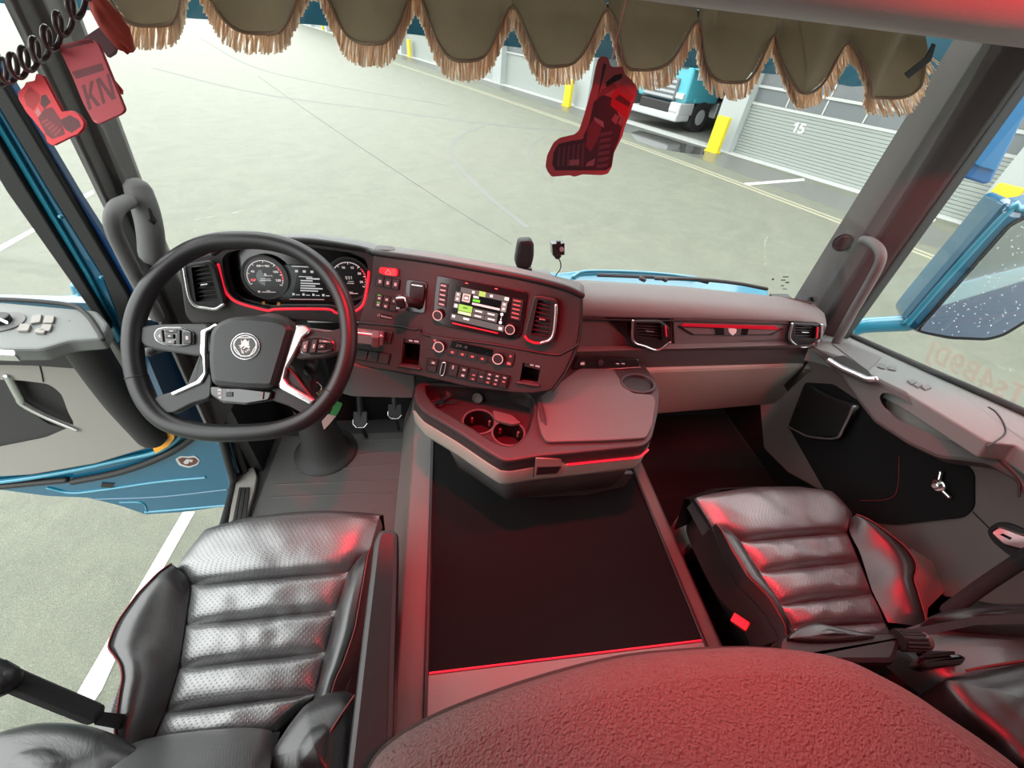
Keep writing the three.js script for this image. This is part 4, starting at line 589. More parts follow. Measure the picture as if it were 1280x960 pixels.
{
  const t = thing('steering_column', 'dark steering column rising from the rubber floor to the steering wheel', 'column', [-0.72, 0, -1.0]);
  const foot = onY(408, 565, 0.0);
  part('column_shroud', tube([PW.at(0, -0.005, -0.05), PW.at(0.0, 0.02, -0.14), PW.at(0, 0.05, -0.24)], 0.062, { rad: 18 }), mDashMid, t);
  part('lower_tube', tube([PW.at(0, 0.03, -0.2), V(-0.73, 0.42, foot.z - 0.03), V(foot.x + 0.012, 0.2, foot.z - 0.01), V(foot.x, 0.05, foot.z)], 0.055, { rad: 18, seg: 30 }), mDark, t);
  const lathe = (pts, seg = 28) => { const g = new THREE.LatheGeometry(pts.map(([r, y]) => new THREE.Vector2(r, y)), seg); g.translate(foot.x, 0, foot.z); return g; };
  part('floor_boot', lathe([[0.056, 0.26], [0.066, 0.12], [0.074, 0.06], [0.088, 0.03], [0.10, 0.014], [0.112, 0.012], [0.114, 0.0]]), mRubber, t);
  const bolt = onY(410, 576, 0.014); part('boot_bolt', tube([bolt, bolt.clone().add(V(0, 0.006, 0))], 0.009), mBlack, t);
  part('left_stalk', tube([PW.at(-0.05, 0.03, -0.05), PW.hit(205, 434, -0.06), PW.hit(186, 440, -0.05)], 0.010), mDashMid, t, 'grey control stalk');
  part('right_stalk', tube([PW.at(0.05, 0.03, -0.05), PW.hit(418, 420, -0.06), PW.hit(434, 418, -0.055)], 0.013), mDashMid, t, 'grey control stalk');
  part('retarder_stalk', (() => { const g = new RoundedBoxGeometry(0.085, 0.034, 0.026, 3, 0.006); g.rotateZ(-0.14); g.translate(...PS.hit(458, 421, 0.03).toArray()); return g; })(), mSilver, t, 'silver tipped stalk');
  part('stalk_tip', (() => { const g = new RoundedBoxGeometry(0.02, 0.036, 0.03, 3, 0.006); g.rotateZ(-0.14); g.translate(...PS.hit(470, 424, 0.03).toArray()); return g; })(), mDashMid, t);
  part('ignition_lock', tube([PW.hit(390, 452, -0.09), PW.hit(388, 462, -0.06)], 0.016), mDark, t);
  const k = thing('key_tag', 'green and pink tag hanging from the ignition key behind the wheel rim', 'key tag', [-0.55, 0.55, -0.75]);
  const pk = new Panel(PW.hit(405, 505, -0.10), V(1, 0, 0), V(0.1, 0.4, 0.9));
  part('key', [plate(pk, [[386, 478], [392, 474], [396, 484], [394, 497], [386, 495]], { d: 0.01, o: 0.0, r: 0.004, b: 0.002 }), tube([PW.hit(388, 462, -0.06), pk.hit(390, 476, 0.005)], 0.003)], mDark, k);
  part('key_ring', tube([[395, 478], [402, 484], [398, 492], [391, 486]].map(([x, y]) => pk.hit(x, y, 0.006)), 0.0012, { closed: true }), mChrome, k);
  part('green_tag', plate(pk, [[396, 492], [402, 486], [416, 500], [428, 505], [424, 514], [420, 520], [412, 518], [416, 510], [400, 500]], { d: 0.004, r: 0.003 }), M([0.07, 0.35, 0.10], { roughness: 0.6 }), k, 'green card of the tag');
  part('pink_tag', plate(pk, [[410, 518], [420, 520], [412, 530], [405, 537], [402, 527]], { d: 0.003, o: 0.001 }), M([0.75, 0.45, 0.42], { roughness: 0.7 }), k, 'pink card of the tag');
}
{ // pedals
  for (const [c, w, h, lb] of [[[451, 524], 0.05, 0.06, 'brake pedal with a bright frame beside the steering column'], [[494, 514], 0.05, 0.055, 'accelerator pedal with a bright frame, next to the tunnel']]) {
    const o = onY(c[0], c[1], 0.13), p = new Panel(o, V(1, 0, 0.05), V(0, 0.6, 0.8)), t = thing('pedal', lb, 'pedal', [o.x, 0, o.z]);
    const q = [[-w / 2, h / 2], [w / 2, h / 2], [w / 2, -h * 0.25], [w * 0.25, -h / 2], [-w * 0.25, -h / 2], [-w / 2, -h * 0.25]];
    part('pedal_pad', plateL(p, q, { d: 0.012, r: 0.004, b: 0.002 }), mDark, t); part('pedal_frame', tube([...q.slice(2), q[0].map((v, i) => i ? 0 : v)].map(([a, b]) => p.at(a, b, 0.012)), 0.0022, { tension: 0.1 }), mChrome, t);
    part('pedal_arm', tube([p.at(0, 0, 0), V(o.x, 0.35, o.z - 0.12)], 0.012), mBlack, t); part('pedal_heel', tube([p.at(0, -h / 2, -0.005), V(o.x, 0.01, o.z - 0.02)], 0.008), mBlack, t);
  }
}
// ---------------------------------------------------------------- centre console
const CY = 0.55, PT = new Panel(V(0, CY, -0.75), V(1, 0, 0), V(0, 1, 0.03));
{
  const t = thing('centre_console', 'centre console with cup holders and a flat grey table above the tunnel', 'console', [0, 0.2, -0.78]);
  const rimO = [[519, 478], [517, 499], [527, 512], [574, 540], [611, 565], [630, 576], [643, 575], [671, 570], [714, 566], [805, 557], [815, 548], [823, 515], [825, 486], [819, 473], [803, 452], [735, 444], [714, 458], [690, 470], [600, 470]];
  const trayH = [[532, 480], [533, 492], [545, 508], [590, 534], [616, 551], [636, 558], [652, 550], [662, 535], [668, 510], [664, 494], [640, 486]];
  part('console_top', plate(PT, rimO, { d: 0.03, o: -0.03, r: 0.02, b: 0.006, holes: [trayH], hr: 0.012 }), mDash, t);
  const at3 = (px, c) => px.map(([x, y]) => PT.hit(x, y, 0).addScaledVector(PT.n, c));
  const loop = (a) => [...a, a[0]];
  part('tray_wall', sheet([loop(at3(trayH, -0.004)), loop(at3(trayH, -0.05))]), mDash, t);
  // tray floor with two cup holes
  const cupPts = []; for (let i = 0; i < 20; i++) { const a = i / 20 * Math.PI * 2; cupPts.push([a]); }
  const tl = grow(trayH, 1.02).map(([x, y]) => PT.loc(x, y, 0)), c1 = PT.loc(600, 528, -0.05), c2 = PT.loc(634, 541, -0.05), R = 0.041;
  const s = roundShape(tl), cut = (c) => { const p = new THREE.Path(); p.absarc(c[0], c[1], R, 0, Math.PI * 2, true); s.holes.push(p); };
  const dd = Math.hypot(c1[0] - c2[0], c1[1] - c2[1]);
  if (dd > 2 * R + 0.002) { cut(c1); cut(c2); } else { const u = [(c2[0] - c1[0]) / dd, (c2[1] - c1[1]) / dd]; const k = (2 * R + 0.003 - dd) / 2; c1[0] -= u[0] * k; c1[1] -= u[1] * k; c2[0] += u[0] * k; c2[1] += u[1] * k; cut(c1); cut(c2); }
  const fl = new THREE.ExtrudeGeometry(s, { depth: 0.004, bevelEnabled: false, curveSegments: 20 }); fl.translate(0, 0, -0.054); fl.applyMatrix4(PT.M); part('tray_floor', fl, mDash, t);
  for (const c of [c1, c2]) { const g = new THREE.Group(); g.name = 'cup_holder'; t.add(g); const cyl = (r, y0, y1) => { const rr = []; for (const y of [y0, y1]) { const row = []; for (let i = 0; i <= 24; i++) { const a = i / 24 * Math.PI * 2; row.push(PT.at(c[0] + r * Math.cos(a), c[1] + r * Math.sin(a), y)); } rr.push(row); } return sheet(rr); }; part('cup_wall', cyl(R, -0.05, -0.11), mDark, g); part('cup_floor', discL(PT, c[0], c[1], R * 1.02, 0.004, -0.114), mRubber, g); part('cup_rim', ringL(PT, c[0], c[1], R + 0.004, R - 0.001, 0.003, -0.05), mDashMid, g); for (const a of [0.6, 2.0, 2.9, 4.6]) part('grip_nub', tube([PT.at(c[0] + R * 0.94 * Math.cos(a), c[1] + R * 0.94 * Math.sin(a), -0.075), PT.at(c[0] + R * 0.94 * Math.cos(a), c[1] + R * 0.94 * Math.sin(a), -0.09)], 0.004), mTrim, g); }
  part('tray_liner', plate(PT, [[616, 512], [640, 518], [652, 528], [640, 530], [618, 524]], { d: 0.012, o: -0.05, r: 0.006, b: 0.003 }), mDashMid, t);
  const ring = new Panel(onZ(597, 497, -0.815), V(1, 0, 0.2), V(-0.2, 0.25, 1)); part('power_socket', [ringL(ring, 0, 0, 0.014, 0.0115, 0.006), discL(ring, 0, 0, 0.0115, 0.002)], mTrim, t);
  part('back_panel', sheet([[[519, 478], [600, 478], [690, 472]].map(([x, y]) => PT.hit(x, y, -0.06).add(V(0, 0, -0.03))), [[519, 478], [600, 478], [690, 472]].map(([x, y]) => PT.hit(x, y, 0).add(V(0, 0.12, -0.06)))]), mBlack, t);
  // table
  part('table_top', plate(PT, [[673, 496], [700, 478], [724, 460], [768, 461], [772, 470], [790, 491], [816, 493], [820, 500], [816, 530], [808, 547], [760, 550], [683, 552], [676, 540], [672, 520]], { d: 0.010, o: 0.0, r: 0.012, b: 0.003 }), M([0.085, 0.084, 0.082], { roughness: 0.5, bumpMap: weaveT, bumpScale: 0.0004 }), t, 'grey textured table top');
  part('table_hinge', plate(PT, [[671, 497], [676, 494], [684, 525], [683, 531], [676, 524]], { d: 0.006, o: 0.008, r: 0.003, b: 0.002 }), mDash, t);
  const bh = PT.loc(797, 480, 0.006), bp = (r, a) => [bh[0] + r * 1.1 * Math.cos(a), bh[1] + r * 0.85 * Math.sin(a)], ell = (r) => { const o = []; for (let i = 0; i < 28; i++) o.push(bp(r, i / 28 * Math.PI * 2)); return o; };
  part('bottle_holder_rim', plateL(PT, ell(0.048), { d: 0.012, o: 0, b: 0.003, holes: [ell(0.040)] }), mDash, t); part('bottle_holder_wall', sheet([[...ell(0.040), ell(0.04)[0]].map(([a, b]) => PT.at(a, b, 0.008)), [...ell(0.036), ell(0.036)[0]].map(([a, b]) => PT.at(a, b, 0.0012))]), mDark, t);
  part('bottle_holder_floor', plateL(PT, ell(0.0395), { d: 0.0012, o: 0.0005 }), mBlack, t);
  const sp = new Panel(PT.hit(760, 460, 0.0), V(1, 0, 0.02), V(0, 0.45, 0.9));
  part('switch_strip', plate(sp, [[714, 463], [722, 446], [742, 445], [798, 449], [800, 458]], { d: 0.02, o: -0.014, r: 0.004, b: 0.002 }), mGloss, t);
  part('strip_edge', tube([sp.hit(716, 464, 0.006), sp.hit(800, 459, 0.006)], 0.002), mSilver, t);
  { const c = sp.loc(728, 454, 0.006); part('strip_button', discL(sp, c[0], c[1], 0.008, 0.006, 0.006, 18, 0.001), mButton, t); part('strip_symbol', plate(sp, [[726, 453], [730.5, 453], [730.5, 456], [725.5, 456]], { d: 0.0006, o: 0.012 }), mGlyph, t); const c3 = sp.loc(750, 453, 0.006); part('strip_button', discL(sp, c3[0], c3[1], 0.009, 0.006, 0.006, 18, 0.001), mButton, t); for (const x of [770, 777]) part('strip_symbol', plate(sp, [[x, 454], [x + 4, 454.3], [x + 4, 455.4], [x, 455]], { d: 0.0006, o: 0.006 }), mGlyph, t); }
  // body: dark lip, pale band, light strip, drawer
  const sel = [[517, 499], [527, 512], [574, 540], [611, 565], [630, 576], [643, 575], [671, 570], [714, 566], [805, 557], [815, 548], [823, 515], [825, 486], [815, 468]];
  const top = resample(at3(sel, -0.012), 40), cen = V(0.05, 0, -0.78), sh = (p, dy, k) => V(cen.x + (p.x - cen.x) * k, p.y + dy, cen.z + (p.z - cen.z) * k);
  part('lip_band', sheet([top.map((p) => sh(p, 0.0, 0.995)), top.map((p) => sh(p, -0.018, 1.005)), top.map((p) => sh(p, -0.030, 1.0))]), mDash, t);
  part('pale_band', sheet([top.map((p) => sh(p, -0.028, 0.99)), top.map((p) => sh(p, -0.032, 1.012)), top.map((p) => sh(p, -0.075, 1.006)), top.map((p) => sh(p, -0.09, 0.985)), top.map((p) => sh(p, -0.092, 0.93))]), mPale, t, 'pale band round the console');
  const low = top.slice(4).map((p) => p); part('drawer_body', sheet([low.map((p) => sh(p, -0.085, 0.95)), low.map((p) => sh(p, -0.2, 0.86)), low.map((p) => sh(p, -0.2, 0.2))]), mDashMid, t);
  part('console_foot', boxAt(-0.2, 0.27, 0.19, 0.46, -1.1, -0.82), mDark, t);
  const fp = new Panel(sh(PT.hit(716, 566, -0.012), -0.05, 1.02), V(0.345, 0, -0.06), V(0.17, 0.12, 1));
  part('light_strip', tube(resample(at3(sel.slice(7, 10), -0.012), 12).map((p) => sh(p, -0.031, 1.014)), 0.003), mRedStrip, t, 'thin red light strip under the table edge');
  part('latch_plate', plate(fp, [[670, 573], [708, 574], [697, 593], [668, 595]], { d: 0.004, o: 0.002, r: 0.003, b: 0.001 }), mTrim, t); part('latch_grip', plate(fp, [[672, 584], [702, 583], [696, 592], [670, 594]], { d: 0.004, o: 0.003, r: 0.002, b: 0.001 }), mDark, t);
  part('band_joint', tube([fp.hit(669, 571, 0.003), fp.hit(667, 596, 0.003)], 0.0015), mBlack, t);
  const dp = new Panel(sh(PT.hit(716, 566, -0.012), -0.13, 0.89), V(0.345, 0, -0.06), V(0.17, -0.25, 1));
  part('drawer_front', plate(dp, [[648, 599], [792, 592], [774, 618], [643, 623]], { d: 0.012, o: -0.012, r: 0.006, b: 0.004 }), mDashMid, t); part('drawer_grip', plate(dp, [[698, 604], [740, 602], [734, 609], [704, 610]], { d: 0.004, o: -0.001, r: 0.004, b: 0.001 }), mDark, t);
  const ky = thing('key_bunch', 'small bunch of keys lying in the tray of the centre console', 'keys', [-0.3, 0.5, -0.8]);
  const kp = new Panel(PT.hit(548, 505, -0.045), V(1, 0, 0), V(0, 1, 0));
  for (const [a, r] of [[0.1, 0], [0.7, 1], [2.4, 2]]) { const g = plateL(new Panel(kp.at(0, 0, 0.003 * r), V(Math.cos(a), 0, -Math.sin(a)), V(0, 1, 0)), [[-0.01, -0.01], [0.012, -0.01], [0.014, -0.004], [0.05, -0.004], [0.055, 0], [0.05, 0.004], [0.014, 0.004], [0.012, 0.01], [-0.01, 0.01]], { d: 0.0025, r: 0.002 }); part('key', g, mChrome, ky); }
  part('key_fob', (() => { const g = new RoundedBoxGeometry(0.036, 0.014, 0.06, 3, 0.006); g.rotateY(0.5); g.translate(...PT.hit(540, 494, -0.04).toArray()); return g; })(), mDark, ky);
  part('key_ring', (() => { const g = new THREE.TorusGeometry(0.013, 0.0012, 6, 24); g.rotateX(Math.PI / 2); g.translate(...kp.at(-0.012, 0.008, 0.006).toArray()); return g; })(), mChrome, ky);
}
// ---------------------------------------------------------------- seats
function makeSeat(o) {
  const t = thing(o.name, o.label, 'seat', o.base), pl = new Panel(o.O, V(1, 0, 0), V(0, 1, o.slope)), n = pl.n;
  const H = (a, c = 0) => a.map(([x, y]) => pl.hit(x, y, c));
  const seam = (a, r = 0.002, m = mStitch, c = 0.012) => part('seam', tube(H(a, c), r, { rad: 6 }), m, t);
  part('cushion_base', plate(pl, grow(o.outline, 0.95), { d: 0.16, o: -0.185, r: 0.03, b: 0.02 }), mLeather, t);
  part('thigh_panel', pad(H(o.thigh[0]), H(o.thigh[1]), n, { nu: 22, nv: 14, puff: 0.03, drop: 0.06, wob: 0.004, sharp: 4, bow: H([o.bow[1]])[0].sub(H([o.bow[0]])[0]) }), mPerf, t);
  for (let i = 0; i + 1 < o.rowsL.length; i++) part('seat_panel', pad(H([o.rowsL[i], o.rowsL[i + 1]]), H([o.rowsR[i], o.rowsR[i + 1]]), n, { nu: 26, nv: 10, puff: 0.024, drop: 0.04, wob: 0.0045, sharp: 2.6 }), mPerf, t);
  for (const [inn, out, sgn] of [[o.boltL[0], o.boltL[1], 1], [o.boltR[0], o.boltR[1], -1]]) {
    const I = resample(H(inn, 0.006), 16), Q = resample(H(out, 0.012), 16), rows = I.map((p, i) => { const row = []; for (let j = 0; j <= 8; j++) { const u = j / 8, e = Math.sin(Math.PI * Math.min(1, i / 15 * 1.0)) ** 0.5; row.push(p.clone().lerp(Q[i], u).addScaledVector(n, o.bolt * Math.sin(Math.PI * Math.min(1, u * 1.12) * 0.62) * (0.35 + 0.65 * e))); } row.push(row[8].clone().addScaledVector(n, -0.05), row[8].clone().addScaledVector(n, -0.15)); return row; });
    part('side_bolster', sheet(rows), mLeather, t);
    part('bolster_seam', tube(rows.map((r) => r[8].clone().addScaledVector(n, 0.0005)), 0.0015, { rad: 6 }), mStitch, t);
  }
  return { t, pl, H, n, seam };
}
{
  const L = [[238, 732], [231, 782], [223, 836], [206, 891], [190, 928], [178, 960]], R = [[435, 715], [420, 763], [407, 815], [395, 867], [345, 915], [330, 945]];
  const s = makeSeat({ name: 'driver_chair', label: 'black perforated leather seat in front of the steering wheel, beside the open door', base: [-0.65, 0, -0.3], O: V(-0.65, 0.37, -0.32), slope: 0.10, bolt: 0.05, bow: [[365, 653], [365, 640]],
    outline: [[256, 668], [290, 655], [360, 645], [437, 645], [474, 650], [478, 690], [462, 790], [440, 860], [400, 960], [168, 960], [162, 900], [170, 840], [160, 812], [165, 790], [220, 710]],
    thigh: [[[256, 662], [219, 709], [238, 732]], [[474, 645], [462, 688], [435, 715]]], rowsL: L, rowsR: R,
    boltL: [[[234, 720], ...L.slice(0, 4), [192, 920], [180, 950]], [[219, 708], [185, 752], [163, 788], [155, 814], [170, 838], [172, 850], [160, 912], [158, 950]]],
    boltR: [[[440, 708], ...R.slice(0, 4), [380, 900]], [[464, 690], [458, 740], [449, 795], [436, 832], [424, 856], [412, 900]]] });
  const { t, pl, H } = s;
  part('thigh_front', sheet([H([[252, 668], [290, 651], [360, 642], [437, 642], [474, 646]]), H([[252, 668], [290, 651], [360, 642], [437, 642], [474, 646]]).map((p) => p.clone().add(V(0, -0.05, -0.035))), H([[252, 668], [290, 651], [360, 642], [437, 642], [474, 646]]).map((p) => p.clone().add(V(0, -0.16, 0.0)))].map((r) => resample(r, 20))), mLeather, t);
  part('seat_pedestal', boxAt(-0.82, -0.45, 0.0, 0.24, -0.42, 0.1, 0.01), mBlack, t);
  // armrest: long padded bar between seat and tunnel
  const pa = new Panel(onY(470, 780, 0.56), V(1, 0, 0), V(0.09, 1, 0.12));
  part('armrest', plate(pa, [[468, 674], [474, 661], [490, 660], [498, 666], [498, 700], [493, 900], [490, 1010], [426, 1010], [440, 900], [452, 800]], { d: 0.075, o: -0.075, r: 0.012, b: 0.009 }), M([0.014, 0.009, 0.010], { roughness: 0.46, clearcoat: 0.3, clearcoatRoughness: 0.4 }), t);
  // backrest
  const bp = new Panel(pl.hit(245, 930, 0.0), V(1, 0, 0.03), V(0, 0.42, -0.9));
  part('backrest', pad(H([[150, 935]], 0).concat([bp.hit(120, 985, 0), bp.hit(90, 1060, 0)]), H([[350, 914]], 0).concat([bp.hit(330, 985, 0), bp.hit(318, 1060, 0)]), bp.n.clone(), { puff: 0.03, drop: 0.08, nu: 20 }), mPerf, t);
  const pb = new Panel(onY(250, 920, 0.47), V(1, 0, 0), V(0, 1, -0.1));
  const lump = (q, d) => part('backrest_bolster', pillow(pb, q, d, 0.04, { crown: 0.012 }), mLeather, t);
  lump([[330, 945], [350, 908], [377, 874], [409, 858], [433, 856], [445, 872], [442, 930], [430, 1010], [335, 1010]], 0.09);
  part('bolster_seam', tube([[443, 870], [436, 880], [415, 912], [398, 945], [385, 975]].map(([x, y]) => pb.hit(x, y, 0.001)), 0.002), mStitch, t);
  lump([[-60, 945], [-20, 910], [35, 896], [90, 897], [135, 912], [166, 938], [150, 985], [90, 1025], [-60, 1030]], 0.09);
  part('belt_bellows', (() => { const a = onY(164, 850, 0.30), b = onY(148, 902, 0.28), l = []; for (let i = 0; i < 12; i++) { const c = a.clone().lerp(b, i / 11); const g = new THREE.TorusGeometry(0.012, 0.004, 6, 12); g.rotateX(0.5); g.translate(c.x, c.y, c.z); l.push(g); } return l; })(), mRubber, t);
  part('seat_side_cover', plate(new Panel(onY(140, 890, 0.2), V(1, 0, 0), V(-0.3, 0.9, 0.2)), [[120, 905], [166, 838], [172, 850], [160, 912], [140, 935], [118, 920]], { d: 0.02 }), mDashMid, t);
  const belt = thing('seat_belt', 'black seat belt bar crossing the bottom left corner above the asphalt', 'seat belt', [-0.9, 0.5, -0.1]);
  part('belt_guide', tube([onY(-40, 822, 0.62), onY(20, 852, 0.58), onY(116, 892, 0.50)], 0.013), mBelt, belt);
  part('belt_strap', sheet([[onY(112, 888, 0.5), onY(160, 893, 0.40)], [onY(118, 906, 0.5), onY(150, 912, 0.40)]]), mBelt, belt); part('belt_clamp', tube([onY(-14, 842, 0.61), onY(4, 852, 0.60)], 0.018), mDark, belt);
}
{
  const L = [[926, 677], [950, 716], [972, 757], [992, 786], [1004, 805]], R = [[1059, 666], [1074, 702], [1090, 742], [1106, 778], [1116, 800]];
  const s = makeSeat({ name: 'passenger_chair', label: 'black perforated leather seat on the right in front of the door pocket', base: [0.62, 0, -0.35], O: V(0.6, 0.36, -0.38), slope: 0.10, bolt: 0.045, bow: [[955, 618], [955, 609]],
    outline: [[872, 625], [905, 614], [952, 611], [1015, 611], [1040, 617], [1060, 636], [1090, 667], [1118, 694], [1128, 714], [1126, 732], [1150, 790], [1140, 820], [990, 820], [975, 795], [930, 735], [903, 690]],
    thigh: [[[870, 622], [890, 657], [926, 677]], [[1040, 614], [1066, 642], [1059, 666]]], rowsL: L, rowsR: R,
    boltL: [[[914, 668], ...L.slice(0, 4)], [[891, 658], [905, 695], [922, 727], [950, 754], [972, 786], [978, 798]]],
    boltR: [[[1060, 650], [1062, 666], [1075, 690], [1090, 738], [1110, 778]], [[1066, 646], [1090, 667], [1117, 692], [1129, 712], [1126, 732], [1138, 762], [1150, 788]]] });
  const { t, pl, H } = s;
  const fe = [[868, 625], [902, 612], [952, 609], [1015, 609], [1042, 615]];
  part('thigh_front', sheet([H(fe), H(fe).map((p) => p.clone().add(V(0, -0.04, -0.03))), H(fe).map((p) => p.clone().add(V(0, -0.16, 0.0)))].map((r) => resample(r, 20))), mLeather, t);
  const sd = [[868, 624], [890, 658], [905, 696], [922, 728], [950, 755], [972, 787], [980, 805], [992, 830]];
  part('side_panel', sheet([H(sd, 0.012).map((p) => p.clone().add(V(0.004, 0, 0))), H(sd, 0.004).map((p) => p.clone().add(V(-0.008, 0, 0))), H(sd, -0.05).map((p) => p.clone().add(V(-0.018, 0, 0))), H(sd, -0.17).map((p) => p.clone().add(V(-0.014, 0, 0))), H(sd, -0.34)].map((r) => resample(r, 20))), mLeather, t, 'dark side panel of the cushion');
  part('front_step', boxAt(0.44, 0.52, 0.03, 0.17, -0.62, -0.52, 0.01), mTrim, t);
  part('belt_buckle', (() => { const g = new RoundedBoxGeometry(0.035, 0.012, 0.022, 2, 0.003); g.rotateY(-0.9); g.rotateZ(0.4); g.translate(...pl.hit(940, 776, -0.02).add(V(-0.03, 0, 0)).toArray()); return g; })(), M([0.75, 0.02, 0.03], { roughness: 0.35 }), t, 'red release button of the belt buckle');
  part('seat_pedestal', boxAt(0.48, 0.85, 0.0, 0.2, -0.42, 0.05, 0.01), mBlack, t);
  const pb = new Panel(onY(1200, 830, 0.47), V(1, 0, 0), V(-0.05, 1, -0.12));
  part('backrest', pillow(pb, [[1118, 790], [1150, 775], [1205, 760], [1300, 752], [1340, 900], [1290, 940], [1200, 860], [1150, 822]], 0.1, 0.03), mPerf, t);
  part('backrest_bolster', pillow(pb, [[1186, 846], [1220, 838], [1300, 826], [1340, 900], [1300, 960], [1262, 926], [1216, 886]], 0.11, 0.02, { c: 0.02 }), mLeather, t);
  part('bolster_seam', tube([[1208, 838], [1240, 832], [1300, 823]].map(([x, y]) => pb.hit(x, y, 0.012)), 0.0022), mStitch, t);
  part('shoulder_pad', pillow(pb, [[1165, 770], [1200, 758], [1300, 752], [1310, 772], [1300, 790], [1220, 784]], 0.06, 0.02, { c: 0.03 }), mLeather, t);
  const pa = new Panel(onY(1060, 795, 0.50), V(1, 0, 0.0), V(0, 1, 0));
  part('armrest', plate(pa, [[976, 798], [990, 790], [1060, 792], [1118, 790], [1130, 800], [1120, 830], [976, 830]], { d: 0.05, o: -0.05, r: 0.012, b: 0.01 }), mDark, t);
  part('armrest_pad', pillow(pa, [[988, 797], [1000, 784], [1022, 777], [1052, 783], [1098, 794], [1060, 800], [1020, 801]], 0.04, 0.012, { c: 0.012, crown: 0.004 }), mLeather, t);
  const ka = pa.hit(1122, 800, 0), kb = pa.hit(1152, 801, 0), dir = kb.clone().sub(ka).normalize(), q = new THREE.Quaternion().setFromUnitVectors(V(0, 1, 0), dir);
  const ribs = [(() => { const g = new THREE.CylinderGeometry(0.017, 0.017, ka.distanceTo(kb), 24); g.applyQuaternion(q); g.translate(...ka.clone().lerp(kb, 0.5).toArray()); return g; })()];
  for (let i = 0; i < 16; i++) { const a = i / 16 * Math.PI * 2, g = new THREE.BoxGeometry(0.003, ka.distanceTo(kb) * 0.9, 0.003); g.translate(0.0175 * Math.cos(a), 0, 0.0175 * Math.sin(a)); g.applyQuaternion(q); g.translate(...ka.clone().lerp(kb, 0.5).toArray()); ribs.push(g); }
  part('recliner_knob', ribs, mDark, t, 'ribbed black knob at the end of the armrest'); part('knob_cap', (() => { const g = new THREE.SphereGeometry(0.0172, 20, 14); g.scale(1, 1, 1); g.translate(...kb.toArray()); return g; })(), M([0.10, 0.09, 0.09], { roughness: 0.25 }), t);
  part('adjuster_lever', plate(pa, [[1150, 820], [1200, 816], [1210, 822], [1206, 830], [1160, 836], [1148, 828]], { d: 0.03, o: -0.04, r: 0.008, b: 0.006 }), mGloss, t); part('adjuster_lever', plate(pa, [[1150, 812], [1194, 813], [1196, 818], [1156, 822]], { d: 0.015, o: -0.015, r: 0.004, b: 0.003 }), mGloss, t);
  const bl = thing('seat_belt', 'dark seat belt running across the lower right corner behind the passenger seat', 'seat belt', [0.9, 0.45, -0.25]);
  part('belt_strap', tube([onX(1185, 764, 0.80), onX(1235, 728, 0.86), onX(1320, 672, 0.93)], 0.014), mBelt, bl);
  part('belt_web', sheet([[pb.hit(1140, 786, 0.03), pb.hit(1220, 770, 0.05), pb.hit(1320, 766, 0.06)], [pb.hit(1150, 796, 0.03), pb.hit(1220, 781, 0.05), pb.hit(1320, 779, 0.06)]]), mBelt, bl);
}
{ // lower bunk: its rounded front bulges out between the seats
  const t = thing('bunk_mattress', 'bunk mattress in textured fabric with a rounded front edge at the bottom of the picture', 'mattress', [0, 0.5, 0.3]);
  const px = [[415, 1040], [440, 985], [462, 940], [490, 914], [540, 886], [610, 858], [700, 829], [790, 808], [870, 800], [950, 797], [1020, 802], [1068, 812], [1105, 829], [1150, 853], [1200, 886], [1245, 916], [1290, 950], [1340, 1000]];
  const front = px.map(([x, y]) => onY(x, y, 0.60)), fr = new THREE.CatmullRomCurve3(front).getPoints(80);
  const ring = [...fr, V(0.98, 0.60, 0.30), V(0.98, 0.6, 0.82), V(-0.98, 0.6, 0.82), V(-0.98, 0.60, 0.30)].map((p) => [p.x, p.z]);
  const N = ring.length, nor = ring.map((p, i) => { const a = ring[(i + N - 1) % N], b = ring[(i + 1) % N], l = Math.hypot(b[0] - a[0], b[1] - a[1]); return [-(b[1] - a[1]) / l, (b[0] - a[0]) / l]; });
  const rows = [[0.02, -0.15], [0.004, -0.13], [0, -0.09], [0.0, -0.06], [0.004, -0.035], [0.013, -0.016], [0.028, -0.004], [0.05, 0.003]].map(([k, dy]) => ring.map((p, i) => V(p[0] + nor[i][0] * k, 0.60 + dy, p[1] + nor[i][1] * k)).concat([V(ring[0][0] + nor[0][0] * k, 0.60 + dy, ring[0][1] + nor[0][1] * k)]));
  const inner = rows[rows.length - 1].slice(0, -1), sg = new THREE.ShapeGeometry(new THREE.Shape(inner.map((p) => new THREE.Vector2(p.x, -p.z)))); sg.rotateX(-Math.PI / 2); sg.translate(0, 0.603, 0);
  const skin = sheet(rows); { const p = skin.attributes.position, u = skin.attributes.uv; for (let i = 0; i < p.count; i++) u.setXY(i, p.getX(i), -p.getZ(i) - p.getY(i)); }
  part('mattress_cover', join([skin, sg]), mKnit, t);
  part('piping', tube(new THREE.CatmullRomCurve3(px.map(([x, y]) => onY(x, y, 0.60)).map((p) => V(p.x, 0.54, p.z - 0.001))).getPoints(40), 0.004, { seg: 80 }), mKnit, t);
  part('bunk_base', boxAt(-0.98, 0.98, 0.36, 0.45, 0.3, 0.82), mTrim, t);
}
